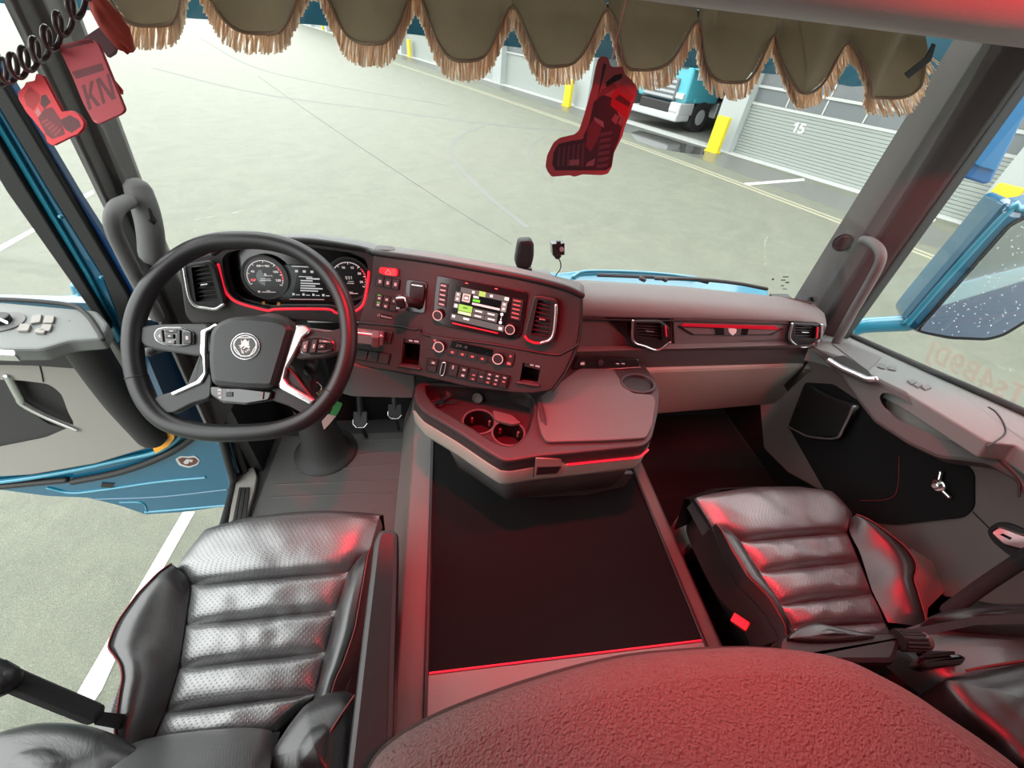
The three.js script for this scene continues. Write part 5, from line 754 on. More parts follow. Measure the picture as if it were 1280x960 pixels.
// ---------------------------------------------------------------- fringed pelmet behind the windscreen
{
  const t = thing('fringed_pelmet', 'brown scalloped fabric pelmet with a pale fringe along the top of the windscreen', 'curtain', [0, 1.3, -0.95]);
  const ZV = -0.95, at = (x, y, k = 0) => { const p = onZ(x, y, ZV); return p.add(V(0, 0, 0.014 * Math.sin(p.x * 46) + k)); };
  const peaks = [[128, -24, 6], [243, -34, -8], [392, -28, -2], [519, -10, 20], [641, 8, 38], [758, 12, 42], [868, 27, 57], [970, 43, 71], [1066, 54, 81], [1172, 66, 80]];
  const bots = [[190, 32, 61], [328, 42, 68], [465, 54, 83], [583, 75, 101], [697, 83, 108], [800, 88, 113], [908, 102, 124], [1002, 115, 136], [1104, 123, 145]];
  const topY = (x) => Math.min(20 + 0.098 * (x - 890), 48) - (x < 1000 ? 40 : 12);
  bots.forEach((b, i) => {
    const p = peaks[i], q = peaks[i + 1], N = 28, hem = [], fr = [], top = [];
    for (let k = 0; k <= N; k++) {
      const s = k / N, w = s < 0.5 ? p : q, e = s < 0.5 ? b[0] - p[0] : q[0] - b[0], x = s < 0.5 ? p[0] + (b[0] - p[0]) * s * 2 : b[0] + (q[0] - b[0]) * (s * 2 - 1), d = Math.abs(2 * s - 1);
      const f = 0.5 - 0.5 * Math.cos(Math.PI * d ** 1.8), hy = b[1] + (w[1] - b[1]) * f, fy = b[2] + (w[2] - b[2]) * (0.5 - 0.5 * Math.cos(Math.PI * d ** 2.0));
      const sh = 0.1 * (1 - d); hem.push([x, hy]); fr.push([x + (s < 0.5 ? 1 : -1) * 0, fy]); top.push([x, Math.min(topY(x), hy - 4)]);
    }
    if (i === 8) { for (let k = 22; k <= N; k++) { const u = (k - 22) / 6; hem[k][0] -= 14 * u; fr[k][0] -= 6 * u; top[k][0] -= 0; } }
    const sc = new THREE.Group(); sc.name = 'scallop'; t.add(sc);
    const rows = [0, 0.12, 0.3, 0.55, 0.8, 1].map((v) => hem.map(([x, y], k) => at(x, top[k][1] + (y - top[k][1]) * v, 0.006 * Math.sin(v * 3 + k * 0.4 + i))));
    part('cloth_panel', sheet(rows), mCloth, sc);
    part('braid', tube(hem.map(([x, y]) => at(x, y, 0.004)), 0.0028, { rad: 6, seg: 60 }), mBraid, sc);
    // fringe threads, two layers
    const H = resample(hem.map(([x, y]) => at(x, y, 0.002)), 120), F = resample(fr.map(([x, y]) => at(x, y, 0.002)), 120), pos = [], idx = [];
    for (let l = 0; l < 2; l++) for (let k = l; k < 120; k += 1 + l * 2) {
      const a = H[k].clone().add(V(0, 0, (l - 1) * 0.003 + (rnd() - 0.5) * 0.002)), c = F[Math.max(0, Math.min(119, k + Math.round((rnd() - 0.5) * 5)))].clone().add(V((rnd() - 0.5) * 0.004, (rnd() - 0.35) * 0.006, (l - 1) * 0.004 + (rnd() - 0.5) * 0.008)), w = 0.0013 + rnd() * 0.0007, n0 = pos.length / 3;
      const m = a.clone().lerp(c, 0.5).add(V((rnd() - 0.5) * 0.003, 0, (rnd() - 0.5) * 0.004));
      for (const q of [a, m, c]) for (const [dx, dz] of [[-w, -w * 0.6], [w, -w * 0.6], [0, w]]) pos.push(q.x + dx, q.y, q.z + dz);
      for (let s = 0; s < 2; s++) for (let e = 0; e < 3; e++) { const A = n0 + s * 3 + e, B = n0 + s * 3 + (e + 1) % 3; idx.push(A, B, B + 3, A, B + 3, A + 3); }
    }
    const g = new THREE.BufferGeometry(); g.setAttribute('position', new THREE.Float32BufferAttribute(pos, 3)); g.setAttribute('uv', new THREE.Float32BufferAttribute(new Float32Array(pos.length / 3 * 2), 2)); g.setIndex(idx); g.computeVertexNormals();
    const f = part('fringe', g, mFringe, sc); f.userData.kind = 'stuff';
  });
  const a = at(60, -30, -0.004), z = at(1172, 49, -0.004); part('pelmet_rail', tube([a.add(V(0, 0.012, -0.05)), z.add(V(0, 0.012, -0.05))], 0.006), mBlack, t);
  part('end_strap', plate(new Panel(at(1150, 75, 0.012), V(1, 0, 0), V(0, 0, 1)), [[1131, 92], [1157, 72], [1166, 54], [1170, 56], [1164, 76], [1136, 98]], { d: 0.002 }), mBlack, t, 'black strap across the end');
}
// ---------------------------------------------------------------- things hanging in front of the windscreen
function tagPlate(parent, pl, outline, draw, { d = 0.005, edge, r = 0.004, name = 'tag_body', front = 'tag_print', base } = {}) {
  part(name, plate(pl, outline, { d, o: -d, r, b: 0.001 }), edge, parent);
  const P = outline.map(([x, y]) => pl.loc(x, y, 0)), x0 = Math.min(...P.map((p) => p[0])), x1 = Math.max(...P.map((p) => p[0])), y0 = Math.min(...P.map((p) => p[1])), y1 = Math.max(...P.map((p) => p[1])), S = 2600;
  const tx = canvasTex(Math.ceil((x1 - x0) * S), Math.ceil((y1 - y0) * S), (c, w, h) => { c.fillStyle = base; c.fillRect(0, 0, w, h); const q = (x, y) => { const [a, b] = pl.loc(x, y, 0); return [(a - x0) / (x1 - x0) * w, (y1 - b) / (y1 - y0) * h]; }; const poly = (col, pts) => { c.fillStyle = col; c.beginPath(); pts.forEach((p, i) => i ? c.lineTo(...q(...p)) : c.moveTo(...q(...p))); c.closePath(); c.fill(); }; draw(poly, c, q); });
  const g = new THREE.ShapeGeometry(roundShape(P, r)); const pos = g.attributes.position, uv = g.attributes.uv; for (let i = 0; i < pos.count; i++) uv.setXY(i, (pos.getX(i) - x0) / (x1 - x0), (pos.getY(i) - y0) / (y1 - y0)); g.translate(0, 0, 0.0006); g.applyMatrix4(pl.M);
  part(front, g, M([1, 1, 1], { map: tx, roughness: 0.55 }), parent);
}
{
  const pl = new Panel(onZ(740, 150, -0.80), V(1, 0.0, 0.1), V(-0.1, 0.25, 1));
  const t = thing('hanging_tag', 'large red crane truck cut-out hanging by a thread in front of the pelmet', 'hanging tag', pl.O.toArray());
  const out = [[753, 70], [760, 72], [763, 82], [766, 84], [778, 83], [781, 93], [787, 98], [796, 108], [795, 120], [786, 146], [781, 158], [778, 170], [767, 192], [765, 208], [760, 217], [752, 219], [728, 218], [718, 221], [712, 219], [690, 221], [685, 215], [682, 208], [684, 194], [692, 178], [700, 172], [718, 168], [724, 163], [730, 145], [740, 110], [745, 84], [748, 73]];
  tagPlate(t, pl, out, (poly, c) => {
    poly('#3a2226', [[754, 79], [758, 81], [746, 128], [741, 140], [738, 150], [734, 160], [729, 170], [731, 174], [735, 168], [744, 140]]);
    poly('#34202a', [[742, 128], [752, 118], [765, 122], [770, 136], [778, 155], [774, 172], [768, 188], [764, 208], [757, 213], [694, 213], [690, 205], [692, 190], [698, 180], [714, 176], [728, 174], [734, 165]]);
    poly('#2c1a20', [[757, 103], [768, 94], [778, 92], [777, 98], [766, 104], [758, 110]]); poly('#7a3038', [[752, 112], [768, 104], [772, 110], [756, 118], [748, 122]]);
    poly('#b01722', [[765, 118], [775, 106], [792, 120], [787, 128], [783, 148], [763, 132]]); poly('#98333a', [[772, 112], [778, 104], [790, 118], [786, 124]]); poly('#4a1a20', [[768, 124], [774, 118], [788, 128], [786, 134]]);
    poly('#8c4a52', [[764, 150], [769, 142], [774, 146], [770, 156]]); poly('#8c4a52', [[772, 154], [776, 146], [780, 150], [776, 158]]);
    poly('#6e2a35', [[735, 160], [742, 148], [752, 154], [750, 168], [744, 180], [738, 190], [732, 182]]); poly('#96606a', [[742, 146], [754, 152], [755, 160], [744, 152]]);
    for (let i = 0; i < 6; i++) { poly('#5a3440', [[751 - i, 166 + i * 8], [766 - i, 164 + i * 8], [764 - i, 168 + i * 8], [750 - i, 171 + i * 8]]); poly('#563038', [[698 + i * 6, 184 - i], [701 + i * 6, 183 - i], [699 + i * 6, 208], [696 + i * 6, 208]]); }
    poly('#84505c', [[712, 200], [724, 199], [724, 206], [711, 207]]); poly('#84505c', [[734, 203], [744, 198], [742, 207], [732, 208]]);
  }, { edge: M([0.42, 0.14, 0.145], { roughness: 0.6 }), base: '#a4444c', r: 0.003 });
  part('hanging_thread', tube([pl.hit(765, 75, 0), pl.hit(773, 40, 0), pl.hit(784, -6, 0.0), pl.hit(794, -60, 0)], 0.0014, { rad: 6 }), M([0.75, 0.32, 0.28], { roughness: 0.6 }), t, 'pink thread');
  part('thread_loop', tube([pl.hit(765, 75, 0.002), pl.hit(768, 60, 0.004), pl.hit(772, 42, 0)], 0.0012, { rad: 6 }), M([0.75, 0.32, 0.28], { roughness: 0.6 }), t);
}
const coilAt = (x, y, z = -0.72) => onZ(x, y, z);
{
  const pl = new Panel(coilAt(65, 140), V(1, 0, 0.15), V(-0.15, 0.3, 1));
  const t = thing('hanging_tag', 'small bright red truck-shaped tag hanging in front of the left pillar', 'hanging tag', pl.O.toArray());
  tagPlate(t, pl, [[46, 92], [52, 93], [57, 101], [66, 118], [78, 140], [90, 138], [99, 144], [105, 152], [104, 160], [98, 167], [86, 172], [66, 182], [60, 178], [56, 168], [42, 150], [34, 141], [24, 124], [23, 116], [31, 108], [33, 103], [44, 101]], (poly) => {
    poly('#c01018', [[30, 120], [38, 108], [50, 118], [51, 126], [42, 138], [34, 132]]); poly('#5e2027', [[52, 120], [58, 118], [64, 128], [56, 136], [51, 130]]); poly('#d88', [[44, 140], [48, 134], [52, 142], [48, 146]]);
    poly('#7c242c', [[48, 148], [56, 136], [66, 134], [78, 152], [82, 168], [66, 174], [58, 168]]); poly('#662028', [[76, 150], [88, 144], [99, 150], [102, 158], [90, 166], [82, 162]]); for (let i = 0; i < 5; i++) poly('#a83840', [[52 + i * 4, 152 + i * 4], [60 + i * 4, 148 + i * 3], [61 + i * 4, 151 + i * 3], [53 + i * 4, 155 + i * 4]]);
  }, { edge: M([0.75, 0.05, 0.07], { roughness: 0.5 }), base: '#f2303c', r: 0.002 });
  const pk = new Panel(coilAt(115, 100), V(1, 0, 0.1), V(-0.1, 0.3, 1));
  const k = thing('hanging_tag', 'rectangular red tag with a dark bar and the letters KN beside the pelmet', 'hanging tag', pk.O.toArray());
  tagPlate(k, pk, [[73, 57], [112, 48], [120, 52], [124, 58], [156, 137], [152, 142], [123, 155], [117, 152], [104, 128], [92, 98]], (poly, c, q) => {
    poly('#7c1a26', [[77, 58], [115, 49], [119, 53], [79, 62]]); poly('#7a2430', [[90, 90], [128, 79], [131, 88], [96, 99]]);
    const [ax, ay] = q(109, 139), [bx, by] = q(148, 122), [ux, uy] = q(99, 105); c.save(); c.setTransform((bx - ax) / 100, (by - ay) / 100, -(ux - ax) / 100, -(uy - ay) / 100, ax, ay); c.fillStyle = '#7a2430'; c.font = 'bold 128px sans-serif'; c.scale(0.55, 1.0); c.fillText('KN', 0, 0); c.restore();
    poly('#e86a70', [[110, 152], [120, 150], [123, 154], [117, 154]]);
  }, { edge: M([0.55, 0.07, 0.09], { roughness: 0.5 }), base: '#cc4450', r: 0.004 });
  part('tag_back', plate(pk, [[122, 56], [126, 62], [138, 95], [152, 112], [152, 118], [146, 116]], { d: 0.003, o: -0.012 }), M([0.6, 0.06, 0.08], { roughness: 0.5 }), k);
  const cord = []; for (let i = 0; i <= 400; i++) { const s = i / 400, c = new THREE.QuadraticBezierCurve3(coilAt(-24, 92), coilAt(40, 98), coilAt(112, -22)).getPoint(s), a = s * Math.PI * 2 * 9.5, u = V(0.55, 0.8, 0.2).normalize(), w = V(0.2, 0.1, 0.9); cord.push(c.addScaledVector(u, 0.018 * Math.cos(a)).addScaledVector(w, 0.016 * Math.sin(a))); }
  const cc = thing('coiled_cable', 'dark coiled cable stretched across the top left corner', 'cable', coilAt(50, 70).toArray());
  part('cable', tube(cord, 0.0027, { rad: 8, seg: 700 }), M([0.05, 0.025, 0.032], { roughness: 0.3 }), cc);
  const rs = thing('cloth_rosette', 'crumpled red cloth rosette behind the rectangular red tag', 'ornament', coilAt(135, 30).toArray());
  const g = new THREE.SphereGeometry(0.024, 40, 28), p = g.attributes.position; for (let i = 0; i < p.count; i++) { const q = V().fromBufferAttribute(p, i), k2 = 1 + 0.22 * noise.noise(q.x * 60, q.y * 50, q.z * 60) + 0.12 * noise.noise(q.x * 150, q.y * 150, 3); p.setXYZ(i, q.x * k2 * 0.62, q.y * k2 * 1.25, q.z * k2 * 0.5); } g.computeVertexNormals(); g.rotateZ(0.25); g.translate(...coilAt(139, 29, -0.76).toArray());
  part('folded_cloth', g, M([0.5, 0.07, 0.05], { roughness: 0.8 }), rs);
  part('backing', plate(new Panel(coilAt(125, 45, -0.80), V(1, 0, 0), V(0, 0.3, 1)), [[104, 48], [112, 42], [124, 34], [130, 40], [144, 60], [142, 66], [134, 71], [124, 56]], { d: 0.006 }), M([0.10, 0.03, 0.04], { roughness: 0.6 }), rs);
  part('hanging_ribbon', tube([coilAt(110, -10, -0.76), coilAt(118, 10, -0.76), coilAt(128, 22, -0.76)], 0.004), M([0.55, 0.1, 0.08], { roughness: 0.7 }), rs);
}
// ---------------------------------------------------------------- on the dashboard top, wipers, outside parts of the truck
{
  const a = thing('sensor_housing', 'black rounded sensor housing standing on the dashboard top', 'sensor', onZ(655, 338, -1.0).toArray());
  const ph = new Panel(onZ(656, 320, -1.0), V(1, 0, 0), V(0, 0.1, 1));
  part('housing', plate(ph, [[650, 301], [664, 300], [668, 305], [668, 322], [664, 337], [647, 337], [644, 328], [648, 305]], { d: 0.035, o: -0.03, r: 0.012, b: 0.008 }), mDark, a);
  part('housing_foot', boxAt(...(() => { const p = onZ(656, 338, -1.0); return [p.x - 0.02, p.x + 0.02, p.y - 0.05, p.y + 0.004, p.z - 0.02, p.z + 0.0]; })(), 0.003), mDark, a);
  const b = thing('dash_camera', 'small black cube camera on a thin bent wire by the windscreen', 'camera', onZ(698, 312, -1.05).toArray());
  const pb = new Panel(onZ(698, 312, -1.05), V(1, 0, 0), V(0, 0.1, 1));
  part('camera_body', plate(pb, [[690, 305], [706, 304], [706, 319], [691, 320]], { d: 0.03, o: -0.02, r: 0.002, b: 0.002 }), mGloss, b); part('camera_lens', discL(pb, ...pb.loc(701, 310), 0.006, 0.004, 0.01, 16), M([0.3, 0.3, 0.3], { roughness: 0.1 }), b); part('camera_knob', plate(pb, [[696, 302], [701, 302], [701, 305], [696, 305]], { d: 0.008 }), mDark, b);
  part('swivel', plate(pb, [[692, 320], [702, 320], [699, 324], [695, 324]], { d: 0.01 }), mDark, b); part('bent_wire', tube([[698, 322], [701, 330], [700, 337], [695, 344], [694, 350]].map(([x, y]) => pb.hit(x, y, 0.004)), 0.0016), mDark, b);
  // blue front panel under the windscreen and the wipers
  const fp = new Panel(onZ(790, 345, -1.32), V(1, 0, 0.02), V(0, 0.9, 0.45));
  const f = thing('front_panel', 'blue painted front edge of the cab just outside the windscreen', 'body panel', fp.O.toArray());
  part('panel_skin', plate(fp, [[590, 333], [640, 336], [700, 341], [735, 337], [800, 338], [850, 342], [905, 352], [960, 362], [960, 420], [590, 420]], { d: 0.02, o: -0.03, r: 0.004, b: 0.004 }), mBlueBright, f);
  part('panel_ridge', tube([[716, 346], [735, 339], [810, 341], [870, 347]].map(([x, y]) => fp.hit(x, y, 0.0)), 0.006), mBlueBright, f);
  const w = thing('windscreen_wiper', 'black windscreen wiper lying along the foot of the glass', 'wiper', fp.hit(840, 348, 0.05).toArray());
  part('wiper_blade', tube([[748, 344], [800, 346], [862, 349], [884, 353]].map(([x, y]) => fp.hit(x, y, 0.05)), 0.006), mBlack, w); part('wiper_arm', tube([[820, 348], [870, 349], [920, 354], [958, 361]].map(([x, y]) => fp.hit(x, y, 0.06)), 0.007), mDark, w); for (const x of [803, 830]) part('blade_claw', tube([fp.hit(x - 2, 348, 0.06), fp.hit(x + 2, 350, 0.06)], 0.008), mDark, w);
  // outside sun visor above the glass
  const vp = new Panel(onZ(700, 60, -1.55), V(1, 0, 0.0), V(0, 0.35, -1));
  const v = thing('sun_visor', 'dark blue outside sun visor above the windscreen, seen between the scallops', 'visor', vp.O.toArray());
  part('visor_blade', plate(vp, [[-40, -2], [245, 21], [390, 28], [520, 41], [640, 56], [757, 71], [870, 83], [985, 92], [1062, 106], [1160, 100], [1200, 92], [1215, 40], [1000, -40], [300, -90], [-40, -60]], { d: 0.012, o: 0, r: 0.004 }), M([0.004, 0.085, 0.13], { roughness: 0.4 }), v);
  // right mirror
  const mp = new Panel(onX(1200, 380, 1.42), V(0.83, 0, 0.56), V(-0.56, 0.05, 0.83));
  const mi = thing('wing_mirror', 'bright blue outside mirror with a wet glass beyond the passenger window', 'mirror', mp.O.toArray());
  part('mirror_housing', plate(mp, [[1128, 400], [1140, 385], [1254, 252], [1266, 250], [1276, 260], [1330, 250], [1330, 380], [1256, 424], [1232, 430], [1180, 427], [1148, 420], [1134, 412]], { d: 0.16, o: -0.16, r: 0.02, b: 0.03 }), mBlue, mi);
  part('housing_edge', tube([[1134, 404], [1190, 340], [1262, 262], [1276, 262], [1330, 252]].map(([x, y]) => mp.hit(x, y, -0.01)), 0.012), mBlueBright, mi);
  part('glass_surround', plate(mp, [[1144, 414], [1262, 280], [1290, 265], [1330, 258], [1330, 374], [1256, 420], [1234, 426], [1186, 424]], { d: 0.006, o: 0.0, r: 0.015 }), mBlack, mi);
  part('mirror_glass', plate(mp, [[1149, 413], [1264, 283], [1290, 270], [1330, 263], [1330, 370], [1254, 417], [1234, 422.5], [1188, 420.5]], { d: 0.003, o: 0.006, r: 0.013 }), M([0.75, 0.78, 0.78], { roughness: 0.03, metalness: 1 }), mi, 'wet mirror glass');
  const arm = [[1064, 412], [1080, 407], [1110, 405], [1134, 404]].map(([x, y]) => mp.hit(x, y, -0.04)); part('mirror_arm', tube(arm, 0.030, { rad: 14 }), mBlueBright, mi, 'bright blue lower arm'); part('arm_bracket', tube([arm[0], arm[0].clone().lerp(V(1.06, 0.5, -1.15), 0.9)], 0.03), mBlue, mi);
  const drops = []; for (let i = 0; i < 260; i++) { const x = 1140 + rnd() * 140, y = 260 + rnd() * 160; if (y < 412 - (x - 1149) * 1.13 || y > 425 - Math.max(0, x - 1240) * 0.6) continue; const q = mp.hit(x, y, 0.0105), g = new THREE.SphereGeometry(0.0007 + rnd() * 0.0013, 6, 4); g.scale(1, 1, 0.5); g.translate(q.x, q.y, q.z); drops.push(g); }
  part('rain_drops', drops, M([0.85, 0.9, 0.9], { roughness: 0.05, transmission: 0.8, thickness: 0.002 }), mi).userData.kind = 'stuff';
  const up = new Panel(onX(1230, 180, 1.5), V(0.94, 0, 0.36), V(-0.36, -0.1, 0.94));
  const u2 = thing('upper_mirror', 'dark blue back of the upper mirror between pillar and sky', 'mirror', up.O.toArray());
  part('mirror_housing', plate(up, [[1180, 221], [1190, 219], [1231, 232], [1240, 228], [1262, 186], [1300, 110], [1300, 30], [1262, 60]], { d: 0.10, o: -0.10, r: 0.01, b: 0.01 }), M([0.004, 0.10, 0.30], { roughness: 0.2, clearcoat: 1 }), u2); part('mirror_shell', plate(up, [[1204, 196], [1256, 122], [1300, 60], [1300, 110], [1244, 214], [1222, 208]], { d: 0.01, r: 0.008, b: 0.003 }), M([0.02, 0.16, 0.36], { roughness: 0.15, clearcoat: 1 }), u2);
  // left mirror beyond the driver door window
  const lp = new Panel(onZ(85, 380, -1.18), V(1, 0, 0), V(0, 0.3, 1)), lm = thing('wing_mirror', 'pale blue mirror arm beyond the window of the open driver door', 'mirror', lp.O.toArray());
  part('mirror_arm', plate(lp, [[40, 384], [62, 374], [92, 370], [94, 356], [102, 362], [112, 386], [112, 400], [40, 392]], { d: 0.06, o: -0.06, r: 0.012, b: 0.012 }), mBlueBright, lm); part('arm_joint', tube([lp.hit(97, 358, -0.03), lp.hit(106, 384, -0.03)], 0.016), mBlueBright, lm);
  // outside skin of the cab on the passenger side, mirrored in the glass
  const sk = struct('wall_outside'); part('outside_skin', boxAt(1.11, 1.13, -0.9, 0.55, -1.0, 7), M([0.02, 0.05, 0.11], { roughness: 0.45 }), sk); part('outside_stripe', boxAt(1.13, 1.14, 0.42, 0.55, -0.9, 7), mBlueBright, sk); part('outside_stripe', boxAt(1.13, 1.14, -0.55, -0.47, -0.9, 7), mBlueBright, sk); part('outside_upper', boxAt(1.11, 1.13, 0.55, 2.0, 0.0, 7), M([0.03, 0.05, 0.05], { roughness: 0.3 }), sk);
}
// ---------------------------------------------------------------- workshop across the yard
const A0 = onY(912, 191, GY), B0 = onY(527, 75, GY), FX = A0.clone().sub(B0).setY(0).normalize(), FN = FX.clone().cross(V(0, 1, 0));
const FP = new Panel(A0, FX, FN);
{
  const mCol = M([0.30, 0.335, 0.325], { roughness: 0.6 }), mSlat = M([0.225, 0.255, 0.235], { roughness: 0.5 }), mFrame = M([0.36, 0.38, 0.365], { roughness: 0.5 }), mPane = M([0.11, 0.125, 0.13], { roughness: 0.2 }), mIn = M([0.14, 0.155, 0.155], { roughness: 0.8 });
  const a15 = FP.loc(1200, 284)[0], w15 = a15, colW = Math.abs(FP.loc(912, 191)[0] - FP.loc(886, 183)[0]), pitch = w15 + colW, H = FP.loc(962, 62)[1], HS = FP.loc(1040, 153)[1], RH = FP.loc(1040, 127)[1] - HS;
  const b = thing('workshop_building', 'pale workshop building with a row of roller doors across the yard', 'building', A0.toArray());
  const bx = (a0, a1, h0, h1, c0, c1) => { const g = new THREE.BoxGeometry(a1 - a0, h1 - h0, c1 - c0); g.translate((a0 + a1) / 2, (h0 + h1) / 2, (c0 + c1) / 2); g.applyMatrix4(FP.M); return g; };
  const n0 = -9, DH = 4.6;
  for (let k = n0; k <= 3; k++) part('column', bx(k * pitch - colW, k * pitch, 0, DH, -0.3, 0.12), mCol, b);
  part('upper_wall', bx(n0 * pitch, 3 * pitch, DH, 8, -0.3, 0.15), M([0.01, 0.05, 0.1], { roughness: 0.4 }), b);
  part('door_threshold', bx(n0 * pitch, 3 * pitch, 0, 0.02, -0.4, 0.25), mFrame, b, 'white threshold line');
  part('hall_floor', bx(-pitch - colW, -colW, 0.0, 0.012, -14, -0.4), M([0.16, 0.165, 0.15], { roughness: 0.35 }), b);
  part('hall_back_wall', bx(-pitch - 1, 0.5, 0, 6, -14.2, -14), mIn, b); part('hall_side_wall', bx(-colW, 0, 0, 6, -14, -0.3), mIn, b); part('hall_side_wall', bx(-pitch - colW, -pitch, 0, 6, -14, -0.3), mIn, b); part('hall_roof', bx(-pitch - 1, 0.5, 6, 6.2, -14.2, -0.3), mIn, b);
  // doors
  const door = (k, detail, label) => {
    const d = thing('roller_door', label, 'roller door', FP.at(k * pitch + pitch / 2, 0, 0).toArray(), detail ? undefined : 'plain roller doors of the workshop'), x0 = k * pitch, x1 = (k + 1) * pitch - colW, n = 16, hs = HS;
    part('door_leaf', bx(x0, x1, 0, DH, -0.28, -0.22), mSlat, d);
    if (detail) for (let i = 0; i < n; i++) part('slat', (() => { const g = box(x1 - x0 - 0.06, hs / n - 0.012, 0.03, 0.006); g.translate((x0 + x1) / 2, (i + 0.5) * hs / n + 0.02, -0.205); g.applyMatrix4(FP.M); return g; })(), mSlat, d);
    const rows = detail ? 4 : 3, cols = 6, rh = RH;
    for (let r = 0; r <= rows; r++) part('door_rail', bx(x0, x1, hs + 0.02 + r * rh, hs + 0.09 + r * rh, -0.22, -0.17), mFrame, d);
    for (let r = 0; r < rows; r++) for (let c = 0; c < cols; c++) { part('pane', bx(x0 + (x1 - x0) * c / cols + 0.03, x0 + (x1 - x0) * (c + 1) / cols - 0.03, hs + 0.1 + r * rh, hs + rh + r * rh, -0.22, -0.2), mPane, d); if (detail && c) part('glazing_bar', bx(x0 + (x1 - x0) * c / cols - 0.02, x0 + (x1 - x0) * c / cols + 0.02, hs + 0.1 + r * rh, hs + rh + r * rh, -0.22, -0.18), mFrame, d); }
    return d;
  };
  const d15 = door(0, true, 'slatted roller door numbered 15 with glazed upper rows'); const [na, nb] = FP.loc(995, 160);
  const num = canvasTex(128, 96, (c) => { c.clearRect(0, 0, 128, 96); c.fillStyle = '#e8ece8'; c.font = 'bold 92px sans-serif'; c.fillText('15', 10, 82); });
  const ng = new THREE.PlaneGeometry(0.5, 0.375); ng.translate(na, nb, -0.184); ng.applyMatrix4(FP.M); part('door_number', ng, M([1, 1, 1], { map: num, transparent: true, roughness: 0.5 }), d15, 'white number 15');
  door(1, true, 'slatted roller door beyond the passenger window, right of the numbered one');
  for (let k = -2; k >= n0; k--) door(k, false, 'plain pale roller door of the row, left of the open bay');
  // posts
  const posts = [[890, 190, 'yellow post beside the numbered roller door'], [708, 133, 'yellow post left of the hanging truck tag, under the pelmet'], [512, 71, 'small yellow post far along the row, under the pelmet fringe'], [404, 38, 'tiny yellow post, farthest of the row'], [1216, 291, 'yellow post behind the right outside mirror']];
  for (const [x, y, l] of posts) { const p = onY(x, y, GY), t = thing('bollard', l, 'bollard', p.toArray()), pl = new Panel(p.clone(), FX, FN); part('bollard_plate', plateL(pl, rect(0, 0.52, 0.46, 1.04), { d: 0.16, o: -0.08, r: 0.04, b: 0.02 }), mYellow, t); part('base_plate', plateL(pl, rect(0, 0.02, 0.5, 0.04), { d: 0.24, o: -0.12 }), mYellow, t); }
  // tractor unit parked in the open bay
  const tx = FP.loc(838, 150)[0], T = new Panel(FP.at(tx, 0, -0.35), FX, FN), tb = (a0, a1, h0, h1, c0, c1, r = 0.05) => { const g = box(a1 - a0, h1 - h0, c1 - c0, r); g.translate((a0 + a1) / 2, (h0 + h1) / 2, (c0 + c1) / 2); g.applyMatrix4(T.M); return g; };
  const tr = thing('parked_truck', 'light blue truck standing in the open workshop bay behind the pelmet', 'truck', T.O.toArray());
  const mTB = M([0.07, 0.36, 0.44], { roughness: 0.25, clearcoat: 0.8 }), mWh = M([0.38, 0.40, 0.40], { roughness: 0.4 });
  part('cab_body', tb(-2.5, 0, 0.95, 3.6, -2.2, -0.15, 0.12), mTB, tr); part('bumper', tb(-2.52, 0.02, 0.38, 0.62, -0.7, 0.1, 0.06), mWh, tr); part('lower_grille', tb(-2.1, -0.5, 0.6, 0.95, -0.5, 0.0), mDark, tr); part('bumper_corner', tb(-0.5, 0.02, 0.58, 0.98, -0.8, 0.04), mWh, tr); part('headlamp', tb(-0.48, -0.08, 0.68, 0.86, -0.2, 0.07, 0.04), M([0.5, 0.55, 0.55], { roughness: 0.1 }), tr);
  part('grille', tb(-2.1, -0.45, 1.0, 1.7, -0.3, -0.05), M([0.12, 0.13, 0.14], { roughness: 0.5 }), tr); for (let i = 0; i < 4; i++) part('grille_bar', tb(-2.05, -0.5, 1.05 + i * 0.16, 1.14 + i * 0.16, -0.2, -0.02, 0.02), M([0.3, 0.32, 0.33], { roughness: 0.4 }), tr); part('corner_light', tb(-0.44, -0.06, 1.08, 1.28, -0.3, -0.06, 0.04), M([0.4, 0.45, 0.45], { roughness: 0.15 }), tr);
  part('windscreen', tb(-2.3, -0.25, 2.0, 3.0, -0.3, -0.1), mPane, tr); part('door_skirt', tb(-0.02, 0.03, 1.7, 3.4, -1.5, -0.5), M([0.65, 0.66, 0.62], { roughness: 0.5 }), tr); part('mirror', tb(0.05, 0.3, 2.0, 2.8, -0.3, -0.1), mTB, tr);
  for (const [c, h] of [[-1.35, 0.52], [-4.6, 0.52], [-5.8, 0.52]]) { const g = new THREE.CylinderGeometry(0.52, 0.52, 0.34, 28); g.rotateZ(Math.PI / 2); g.translate(-0.15, h, c); g.applyMatrix4(T.M); const wz = part('wheel', g, mRubber, tr), r = new THREE.CylinderGeometry(0.3, 0.26, 0.36, 20); r.rotateZ(Math.PI / 2); r.translate(-0.15, h, c); r.applyMatrix4(T.M); part('wheel_rim', r, mWh, wz); }
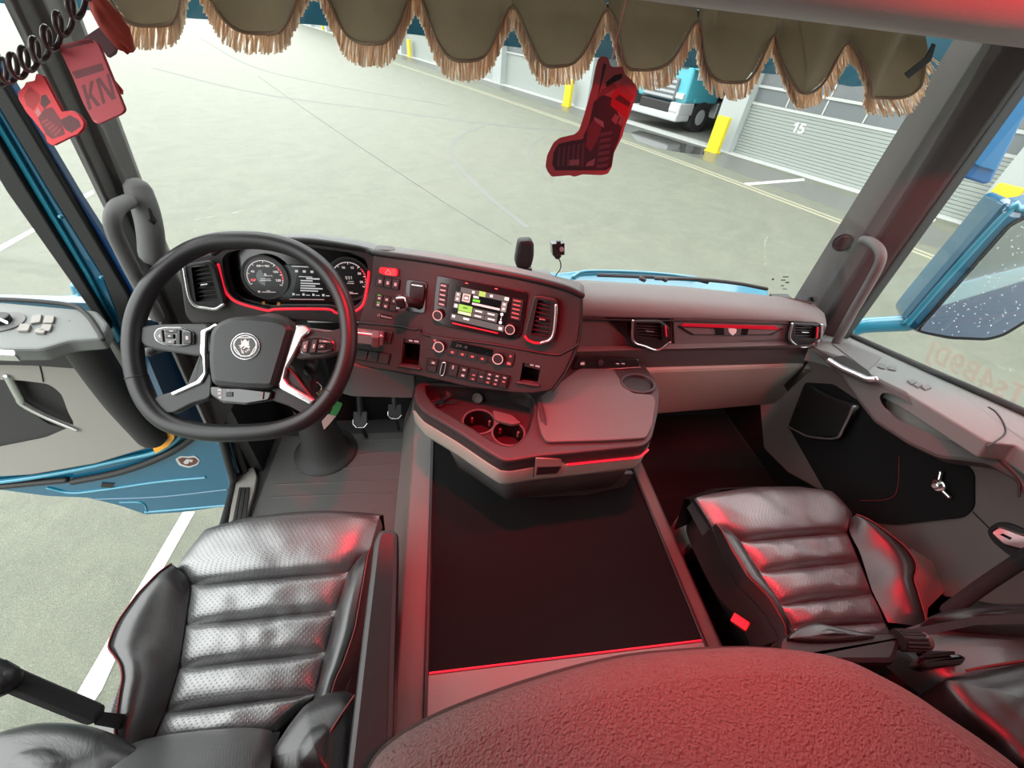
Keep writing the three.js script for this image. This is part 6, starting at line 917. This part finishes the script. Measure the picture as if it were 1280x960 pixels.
  part('wheel_arch', tb(-0.3, 0.02, 0.98, 1.15, -2.0, -0.7), mTB, tr); part('chassis', tb(-1.9, -0.5, 0.6, 1.0, -7, -2), mDark, tr); part('side_tank', tb(-0.5, 0.0, 0.45, 1.0, -3.6, -2.3), M([0.4, 0.42, 0.42], { roughness: 0.3, metalness: 0.6 }), tr);
}
// trees and hedge at the back of the yard, seen only in the mirror and beyond the doors
// ---------------------------------------------------------------- lamps of the cab
{
  const red = [1, 0.012, 0.035];
  const spot = (label, pos, target, angle, power) => {
    const t = thing(/ceiling/.test(label) ? 'ceiling_lamp' : /footwell/.test(label) ? 'footwell_lamp' : 'reading_lamp', label, 'lamp', pos), o = V(...pos), z = V(...target).sub(o).normalize(), pl = new Panel(o, V(1, 0, 0), z);
    part('lamp_housing', discL(pl, 0, 0, 0.026, 0.014, -0.022, 24), mDark, t); part('lamp_lens', discL(pl, 0, 0, 0.019, 0.003, -0.007, 24), M([0.5, 0.5, 0.5], { emissive: new THREE.Color(...red), emissiveIntensity: 2 }), t);
    const l = new THREE.SpotLight(new THREE.Color(...red), power, 0, angle, 0.6, 2); l.position.copy(o.clone().addScaledVector(z, 0.004)); l.target.position.set(...target); l.castShadow = true; l.shadow.radius = 0.9; l.name = numbered('reading_lamp_light'); scene.add(l, l.target); l.target.name = l.name + '_target';
  };
  spot('red reading lamp in the overhead shelf on the steering wheel side', [-0.30, 1.43, -0.535], [-0.28, 0.5, -0.77], 0.52, 5 * RED);
  spot('red reading lamp in the middle of the overhead shelf', [0.06, 1.43, -0.535], [0.20, 0.1, -0.37], 0.64, 4.8 * RED);
  spot('red footwell lamp under the dashboard on the passenger side', [0.70, 0.40, -1.0], [0.86, 0.05, -0.72], 1.05, 0.42 * RED);
  spot('red reading lamp in the overhead shelf on the passenger side', [0.52, 1.43, -0.535], [0.97, 0.30, -0.36], 0.34, 2.2 * RED);
  spot('red ceiling lamp over the bunk mattress', [0.30, 1.77, 0.16], [0.22, 0.6, 0.10], 0.72, 2.7 * RED);
  spot('red ceiling lamp aimed at the front edge of the overhead shelf', [0.55, 1.70, -0.02], [0.52, 1.37, -0.60], 0.62, 4.5 * RED);
}
for (const o of scene.children) if (o.isLight && o.castShadow !== undefined) o.castShadow = !o.isRectAreaLight;
renderer.render(scene, camera);
